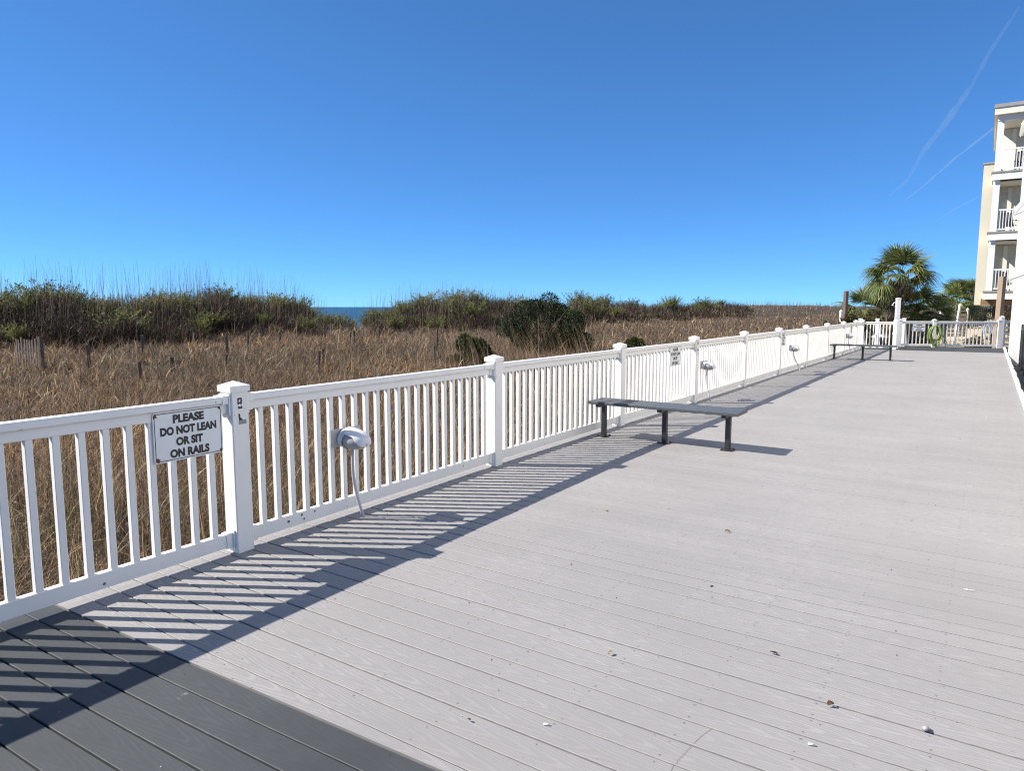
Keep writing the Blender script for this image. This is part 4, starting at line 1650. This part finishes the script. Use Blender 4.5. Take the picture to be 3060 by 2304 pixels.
def dark_bush(label, u0, u1, vtop, y, zb, seed, n, pal=DKG, name="evergreen_bush", shape=None, cat="bush"):
    random.seed(seed)
    pl, pr = at(u0, 917, y), at(u1, 917, y)
    w = (pr.x - pl.x) / 2
    cx = (pl.x + pr.x) / 2
    ht = at((u0 + u1) / 2, vtop, y).z - zb
    cl = []
    for k in range(26):
        a = random.uniform(-1, 1)
        top = 1 - abs(a) ** 2.2 * 0.62 - (0.12 if a > 0.2 else 0)
        z = random.uniform(0.10, top * 0.86)
        r0 = random.uniform(0.13, 0.22)
        cl.append((a * w * 0.84, random.uniform(-0.6, 0.6) * w * (1 - abs(a) * 0.5), z * ht, r0 * w * 1.25, r0 * w * 1.25, r0 * ht * 0.95))
    r_ = thing(name, label, cat, (cx, y, zb))
    V, I, C = leaf_cloud(n, cl, 0.085, pal, [2, 3, 1.6, 1], 0.6, 0.42, 0.6)
    link("foliage", np_mesh("foliage", V, 4, I, M['evergreen'], C), r_)
    link("branches", twig_set(24, w * 0.7, ht * 0.8), r_)
    return r_


dark_bush("large dark evergreen bush rising above the dry grass in mid picture", 1474, 1772, 862, 33.0, -0.60, 3, 38000)
dark_bush("smaller rounded dark green bush to the left of the large evergreen", 1338, 1490, 988, 25.5, -0.75, 5, 15000,
          [(0.026, 0.040, 0.012), (0.042, 0.062, 0.018), (0.068, 0.09, 0.026), (0.015, 0.02, 0.010)])
dark_bush("low dark green bush behind the railing above the first bench", 1852, 1962, 996, 26.0, -0.70, 8, 7000,
          [(0.028, 0.036, 0.012), (0.050, 0.060, 0.018), (0.10, 0.09, 0.03), (0.016, 0.02, 0.010)])
# pale stems leaning across the dark bushes
x0, x1 = at(1330, 950, 22.0).x, at(1760, 950, 28.0).x
n = 620
yy = rng.uniform(20.5, 29.0, n)
uu = rng.uniform(1330, 1790, n)
xx = (uu - 1530) / F_PX * yy
c = pick_colors(n, [PALE, STRAW, RUSSET, GREY], [1.5, 3, 2.2, 1])
W = blades(np.stack([xx, yy, terrain(xx, yy)], 1), rng.uniform(1.0, 2.1, n), rng.normal(R(175), 0.5, n), np.abs(rng.normal(0.22, 0.15, n)), rng.normal(0.09, 0.08, n), rng.uniform(0.008, 0.013, n), c, 4)
tag(link("tall_grass", np_mesh("tall_grass", W[0], 4, W[1], M['grass'], W[2])), "long leaning straw stems in front of the dark bushes", "grass", kind='stuff')

# ------------------------------------------------------------------ stakes of an old sand fence
random.seed(11)
stakes = [(269, 1035, 1100), (421, 1086, 1124), (516, 1072, 1102), (676, 1064, 1102), (427, 1007, 1045), (682, 1007, 1050), (953, 1053, 1104),
          (966, 1047, 1078), (1046, 996, 1021), (1060, 992, 1011), (1132, 987, 1010), (839, 996, 1018), (740, 1002, 1034), (1305, 985, 1029), (1300, 1038, 1070), (1485, 981, 1010)]
stake_meshes = []
for k in range(4):
    b = MB()
    w = random.uniform(0.035, 0.05)
    b.cbox(-w, w, -w * .8, w * .8, 0, 1.0, 0.01)
    b.add([(-w, -w * .8, 1), (w, -w * .8, 1), (w, w * .8, 1), (-w, w * .8, 1), (w * .3, 0, 1.03)], [(0, 1, 4), (1, 2, 4), (2, 3, 4), (3, 0, 4)])
    stake_meshes.append(b.mesh("wooden_stake", M['wood_old']))
for k, (u, v0, v1) in enumerate(stakes):
    p = ground_hit(u, v1 + 14)
    top = at(u, v0, p.y)
    o = link("wooden_stake", stake_meshes[k % 4], None, (p.x, p.y, p.z - 0.1), random.uniform(0, 3))
    o.scale = (1, 1, top.z - p.z + 0.15)
    o.rotation_euler = (random.uniform(-.06, .06), random.uniform(-.06, .06), random.uniform(0, 3))
    tag(o, "short weathered wooden stake left standing in the dry dune grass", "stake", "old fence stakes in the dune grass")
p = ground_hit(128, 1110)
sf = thing("sand_fence", "leaning remnant of grey slat sand fence in the dune grass at far left", "fence", (p.x, p.y, p.z), R(155))
b = MB()
for k in range(9):
    b.box(0.10 + k * 0.125, 0.145 + k * 0.125, -0.008, 0.008, -0.1, 0.92 + random.uniform(-.06, .05), Matrix.Rotation(R(random.uniform(-2, 2)), 4, 'Y'))
b.build("slats", M['wood_grey'], sf)
b = MB()
b.cbox(-0.05, 0.05, -0.05, 0.05, -0.2, 0.98, 0.01)
b.build("post", M['wood_old'], sf)
b = MB()
for z in (0.3, 0.7):
    b.tube([(0, -0.012, z), (1.25, -0.012, z - 0.02)], 0.004, 5)
b.build("wire", M['bolt'], sf)


# ------------------------------------------------------------------ palms
def fan_frond(nl, length, droop, palette, weights, stem=0.7, half=R(115)):
    """one fan leaf: stem along +X then a fan of long pointed leaflets that droop"""
    segs = 4
    vs_, idx, cs = [], [], []
    # stem
    S = np.array([(0, 0, 0), (stem * .5, 0, 0.05), (stem, 0, 0.02)])
    base_c = np.array((0.20, 0.20, 0.07))
    for i in range(3):
        w = 0.016 - 0.004 * i
        vs_ += [(S[i][0], -w, S[i][2]), (S[i][0], w, S[i][2])]
        cs += [base_c, base_c]
    idx += [0, 1, 3, 2, 2, 3, 5, 4]
    for k in range(nl):
        a = -half + 2 * half * (k + 0.5) / nl + random.uniform(-.03, .03)
        ln = length * (0.72 + 0.28 * math.cos(a * 0.8)) * random.uniform(0.88, 1.08)
        c = pick_colors(1, palette, weights, 0.25)[0]
        dx, dy = math.cos(a), math.sin(a)
        px, py = -dy, dx
        o = len(vs_)
        fold = 0.35 if k % 2 else -0.35
        for j in range(segs + 1):
            f = j / segs
            r_ = f * ln
            z = 0.10 * math.sin(f * 2.2) * (1 - droop) - droop * ln * 0.75 * f ** 2.3 - 0.03
            r2 = r_ * (1 - 0.25 * droop * f * f)
            w = 0.021 * math.sin(math.pi * min(1, 0.22 + f * 0.80)) * (1 - f * 0.5) + 0.0015
            vs_.append((stem + dx * r2 - px * w, dy * r2 - py * w, z - fold * w))
            vs_.append((stem + dx * r2 + px * w, dy * r2 + py * w, z + fold * w))
            cs += [c * (1.0 if f < 0.8 else 1.25), c * (1.0 if f < 0.8 else 1.25)]
        for j in range(segs):
            idx += [o + 2 * j, o + 2 * j + 1, o + 2 * j + 3, o + 2 * j + 2]
    return np_mesh("frond", np.array(vs_), 4, np.array(idx), M['frond'], np.array(cs))


PG = [(0.085, 0.115, 0.035), (0.135, 0.165, 0.050), (0.215, 0.225, 0.075), (0.045, 0.062, 0.022)]
PY = [(0.30, 0.25, 0.09), (0.38, 0.30, 0.13), (0.18, 0.17, 0.06)]
random.seed(21)
fr_new = [fan_frond(34, 0.82, 0.28 + 0.12 * k, PG, [2, 3, 2, 1], 0.75) for k in range(3)]
fr_mid = [fan_frond(34, 0.86, 0.65 + 0.15 * k, PG, [2, 3, 2, 1], 0.72) for k in range(3)]
fr_old = [fan_frond(30, 0.80, 1.05, PY, [1, 1.5, 1], 0.6) for k in range(2)]


def crown(root, center, n_up, n_mid, n_low, n_old, scale=1.0, low_el=-25):
    specs = [(fr_new, n_up, 38, 85), (fr_mid, n_mid, 0, 40), (fr_mid, n_low, low_el, 5), (fr_old, n_old, -48, -25)]
    g = 0.0
    for meshes, n, e0, e1 in specs:
        for k in range(n):
            g += 2.39996 + random.uniform(-.2, .2)
            if e0 < -10 and math.sin(g) < -0.30:      # lower fronds hang to the sides and back
                g += math.pi * random.uniform(0.75, 1.25)
            el = R(random.uniform(e0, e1))
            o = link("frond", random.choice(meshes), root, center)
            sc = scale * random.uniform(0.88, 1.1)
            o.scale = (sc, sc, sc)
            o.rotation_euler = (Matrix.Rotation(g, 3, 'Z') @ Matrix.Rotation(-el, 3, 'Y') @ Matrix.Rotation(random.uniform(-.5, .5), 3, 'X')).to_euler()


pb = at(2672, 965, 33.0)
pm = thing("palm_tree", "fan palm with rough trunk standing behind the far end of the deck", "palm tree", (pb.x, pb.y, -0.5))
b = MB()
hT = at(2680, 842, 33.0).z + 0.5
path = [(-0.30, 0, -0.1), (-0.16, 0, hT * 0.3), (-0.02, 0, hT * 0.65), (0.10, 0, hT)]
b.tube(path, [0.30, 0.28, 0.32, 0.26], 12)
b.build("trunk", M['trunk'], pm)
b = MB()
for k in range(110):
    f = random.uniform(0.10, 1.0)
    a = k * 2.4
    c = Vector((np.interp(f, [0, .3, .65, 1], [-.30, -.16, -.02, .10]), 0, f * hT))
    d = Vector((math.cos(a), math.sin(a), 0))
    sd = Vector((-math.sin(a), math.cos(a), 0)) * random.choice((-1, 1)) * 0.4
    p0 = c + d * 0.25
    p1 = c + d * 0.35 + sd * 0.20 + Vector((0, 0, 0.14))
    p2 = c + d * 0.42 + sd * 0.40 + Vector((0, 0, 0.28))
    b.tube([p0, p1, p2], [0.055, 0.044, 0.03], 5)
b.build("leaf_boots", M['boot'], pm)
crown(pm, (0.12, 0, hT + 0.10), 12, 17, 15, 6, 1.22, -48)


def palmetto(label, u, v, y, zb, n, scale, spread=0.5, group="low fan palms beyond the deck end"):
    q = at(u, v, y)
    r_ = thing("low_fan_palm", label, "palm", (q.x, q.y, zb), random.uniform(0, 6), group)
    b = MB()
    hh = max(0.25, q.z - zb)
    b.tube([(0, 0, -0.1), (0.03, 0, hh * .5), (0, 0, hh)], [0.16, 0.14, 0.13], 8)
    b.build("trunk", M['trunk'], r_)
    crown(r_, (0, 0, hh), n // 3, n // 2, n // 4, 2, scale, -25)
    return r_


palmetto("low fan palm with spreading fronds just left of the palm trunk", 2588, 942, 34.6, -0.5, 18, 1.15)
palmetto("dark low fan palm between the shower post and the hose", 2738, 936, 34.2, -0.5, 20, 1.2)
palmetto("low fan palm right of the palm trunk, reaching toward the white capped post", 2778, 950, 34.0, -0.5, 15, 0.90)
palmetto("tall bushy fan palm beside the cream building's corner", 2896, 890, 52.0, 0.2, 24, 1.6, group="fan palms near the cream building")
palmetto("bushy fan palm behind the grey timber box", 2858, 912, 51.0, 0.2, 20, 1.35, group="fan palms near the cream building")
palmetto("fan palm in shade under the cream building's overhang", 2945, 920, 54.0, 0.2, 20, 1.4, group="fan palms near the cream building")

dark_bush("dense dark bush with orange tinted leaves at the foot of the palm", 2470, 2668, 898, 31.0, -0.7, 14, 14000,
          [(0.014, 0.019, 0.007), (0.030, 0.034, 0.011), (0.085, 0.058, 0.018), (0.12, 0.062, 0.018)], "leafy_hedge", cat="hedge")
dark_bush("shadowy dark hedge behind the shower post and low palms", 2668, 2800, 955, 35.6, -0.7, 16, 10000,
          [(0.014, 0.020, 0.008), (0.026, 0.034, 0.012), (0.045, 0.055, 0.02), (0.010, 0.013, 0.007)], "leafy_hedge", cat="hedge")
dark_bush("low tan and green bush on the sand behind the far railing", 2885, 2965, 1000, 31.5, -0.55, 18, 4200,
          [(0.10, 0.10, 0.035), (0.19, 0.15, 0.07), (0.30, 0.22, 0.11), (0.06, 0.05, 0.025)], "dune_bush")
dark_bush("low green bush running along the railing left of the brown timber post", 2440, 2500, 955, 33.0, -0.7, 19, 4500,
          [(0.04, 0.05, 0.018), (0.07, 0.075, 0.024), (0.13, 0.11, 0.04), (0.03, 0.03, 0.012)], "dune_bush")
for k, (u, y, vt) in enumerate(((2905, 60, 905), (2960, 58, 900), (2830, 62, 915), (3010, 60, 900))):
    dark_bush("dark rounded tree in the gap behind the cream building's fence", u - 45, u + 45, vt, float(y), 0.0, 30 + k, 3500, DKG, "background_tree", cat="tree")['group'] = "trees behind the black picket fence"

# straw and litter on the sand behind the railing
n = 9000
ss, tt_ = rng.uniform(33, 46, n), rng.uniform(-4, 3, n)
xx, yy = ss * FD.x + tt_ * ND.x, ss * FD.y + tt_ * ND.y
c = pick_colors(n, [STRAW, BROWN, PALE, OLIVE], [3, 2, 2, 1])
W = blades(np.stack([xx, yy, terrain(xx, yy) + 0.01], 1), rng.uniform(0.08, 0.3, n), rng.uniform(0, 6.28, n), rng.uniform(0.3, 1.6, n), rng.normal(0.2, 0.3, n), rng.uniform(0.006, 0.014, n), c, 3)
tag(link("sand_straw", np_mesh("sand_straw", W[0], 4, W[1], M['grass'], W[2])), "sparse straw scattered over the sand beyond the far railing", "grass", kind='stuff')

# ------------------------------------------------------------------ litter on the deck
random.seed(5)


def crumpled(name, label, cat, u, v, ln, wd, mat, curl=0.35, rz=None):
    p = on_level(u, v)
    ln, wd = ln * 0.62, wd * 0.60
    b = MB()
    nx, ny = 8, 4
    vs_ = []
    for i in range(nx + 1):
        f = i / nx
        w = wd * math.sin(math.pi * (0.06 + 0.9 * f)) ** 0.7 * random.uniform(0.8, 1.1)
        for j in range(ny + 1):
            g = j / ny - 0.5
            vs_.append(((f - 0.5) * ln, g * w, 0.006 + curl * wd * (4 * g * g) * 0.6 + curl * ln * 0.25 * math.sin(f * 3.3) + random.uniform(0, 0.003)))
    fs_ = [(i * (ny + 1) + j, (i + 1) * (ny + 1) + j, (i + 1) * (ny + 1) + j + 1, i * (ny + 1) + j + 1) for i in range(nx) for j in range(ny)]
    b.add(vs_, fs_)
    o = b.build(name, mat, None, (p.x, p.y, 0.002), random.uniform(0, 6) if rz is None else rz, smooth=True)
    so = o.modifiers.new("thickness", 'SOLIDIFY')
    so.thickness = 0.0012
    return tag(o, label, cat)


crumpled("dead_leaf", "dark brown curled leaf with a tan tip, caught on a board gap", "leaf", 2312, 1957, 0.055, 0.026, M['leaf_black'], 0.3, R(-33))
crumpled("dead_leaf", "crumpled reddish brown leaf, nearest leaf to the lower right corner", "leaf", 2482, 2113, 0.050, 0.035, M['leaf_brown'], 0.6)
crumpled("dead_leaf", "ridged tan leaf lying alone on the deck's near middle", "leaf", 1824, 1958, 0.045, 0.030, M['leaf_tan'], 0.5)
crumpled("dead_leaf", "small brown leaf lying out beyond the ridged tan leaf", "leaf", 2174, 1591, 0.060, 0.032, M['leaf_brown'], 0.4)
crumpled("dead_leaf", "small tan leaf beside the railing shadow, near the first lamp", "leaf", 1808, 1527, 0.070, 0.030, M['leaf_tan'], 0.4)
crumpled("dead_leaf", "tiny black leaf fragment near the dark boards", "leaf", 1402, 2158, 0.024, 0.014, M['leaf_black'], 0.5)
crumpled("paper_scrap", "thin white strip of litter at the right of the deck", "litter", 2897, 1768, 0.095, 0.010, M['paper'], 0.1, R(-20))
for lab, u, v in (("white cigarette butt lying near the dark boards", 1633, 2170), ("white cigarette butt near the lower right corner", 2424, 2230)):
    p = on_level(u, v)
    b = MB()
    b.tube([(-0.011, 0, 0.0045), (0.011, 0, 0.0045)], 0.0042, 8)
    tag(b.build("cigarette_butt", M['paper'], None, (p.x, p.y, 0.0015), R(-15), True), lab, "butt", "white butts on the deck")
p = on_level(2767, 2186)
b = MB()
vs_, fs_ = [], []
for i in range(5):
    for j in range(8):
        th, ph = math.pi * (i + .5) / 5, 2 * math.pi * j / 8
        r_ = 0.013 * random.uniform(.8, 1.15)
        vs_.append((r_ * 1.3 * math.sin(th) * math.cos(ph), r_ * math.sin(th) * math.sin(ph), 0.010 + r_ * .8 * math.cos(th)))
fs_ = [(i * 8 + j, i * 8 + (j + 1) % 8, (i + 1) * 8 + (j + 1) % 8, (i + 1) * 8 + j)[::-1] for i in range(4) for j in range(8)] + [tuple(range(8)), tuple(range(39, 31, -1))]
b.add(vs_, fs_)
tag(b.build("pebble", M['stone'], None, (p.x, p.y, 0.001), 0.4, True), "small grey and white pebble near the lower right corner", "pebble")

# ------------------------------------------------------------------ contrails high in the sky
def contrail(label, pts, y, r0, dens):
    m, nt, bs = new_mat("contrail_vapour")
    nt.nodes.remove(bs)
    v = N(nt, "ShaderNodeVolumePrincipled")
    v.inputs["Color"].default_value = (0.98, 0.98, 1.0, 1)
    v.inputs["Density"].default_value = dens
    v.inputs["Anisotropy"].default_value = 0.2
    L(nt, v.outputs[0], nt.nodes["Material Output"].inputs["Volume"])
    P = [at(u, v_, y) for u, v_, _ in pts]
    path, rad = [], []
    for i in range(len(P) - 1):
        for k in range(8):
            f = k / 8
            path.append(P[i].lerp(P[i + 1], f))
            rad.append((pts[i][2] * (1 - f) + pts[i + 1][2] * f) * r0 * random.uniform(0.75, 1.2))
    b = MB()
    b.tube(path, rad, 10)
    o = b.build("contrail", m, smooth=True)
    return tag(o, label, "cloud", "contrails in the sky", kind='stuff')


contrail("broad faint contrail trailing down from the upper right corner", [(3045, 20, .6), (2960, 150, .9), (2900, 260, 1.0), (2830, 360, 1.6), (2760, 450, 1.2), (2710, 540, .8), (2650, 590, .4)], 7000.0, 24.0, 0.0014)
contrail("thin bright contrail running up to the building's roof", [(2700, 600, .5), (2760, 555, .8), (2850, 475, 1.0), (2985, 370, 1.0)], 7600.0, 13.0, 0.0065)
contrail("short faint contrail low beside the building", [(2795, 660, .4), (2860, 620, .8), (2935, 582, .8)], 8000.0, 13.0, 0.006)

# ------------------------------------------------------------------ grit and a hairline crack
def build_grit():
    n = 2600
    s_ = rng.uniform(0.5, 29, n) ** 1.0
    t_ = np.where(rng.random(n) < 0.25, -3.9 + np.abs(rng.normal(0, 0.18, n)), rng.uniform(-3.9, 0.5, n))
    x, y = s_ * FD.x + t_ * ND.x, s_ * FD.y + t_ * ND.y
    r = rng.lognormal(math.log(0.0021), 0.5, n)
    V = np.zeros((n, 4, 3))
    a0 = rng.uniform(0, 6.28, n)
    for k in range(3):
        a = a0 + k * 2.09 + rng.uniform(-.4, .4, n)
        rr = r * rng.uniform(0.6, 1.5, n)
        V[:, k] = np.stack([x + rr * np.cos(a), y + rr * np.sin(a), np.full(n, 0.0014)], 1)
    V[:, 3] = np.stack([x, y, 0.0014 + r * 0.9], 1)
    base = (np.arange(n) * 4)[:, None]
    idx = (base + np.array([0, 1, 3, 1, 2, 3, 2, 0, 3])[None]).ravel()
    c = pick_colors(n, [(0.05, 0.042, 0.036), (0.11, 0.075, 0.045), (0.50, 0.48, 0.44), (0.20, 0.15, 0.09)], [3.5, 2, 1.3, 1.5])
    C = np.repeat(c[:, None], 4, 1).reshape(-1, 3)
    tag(link("deck_grit", np_mesh("deck_grit", V.reshape(-1, 3), 3, idx, M['grass'], C)), "fine grit and crumbs scattered over the deck boards", "grit", kind='stuff')
    b = MB()
    for path in (((540, 1145), (480, 1175), (390, 1245), (300, 1330)), ((272, 1357), (190, 1450), (100, 1540), (85, 1580)), ((60, 1592), (25, 1666), (-20, 1740))):
        P = [on_level(2000 + px / 4.124, 1900 + py / 4.124, 0.0018) for px, py in path]
        for p0, p1 in zip(P, P[1:]):
            d = (p1 - p0).normalized()
            w = Vector((-d.y, d.x, 0)) * 0.00055
            b.add([p0 - w, p1 - w, p1 + w, p0 + w], [(0, 1, 2, 3)])
    tag(b.build("deck_crack", M['wood_old']), kind='structure')


build_grit()
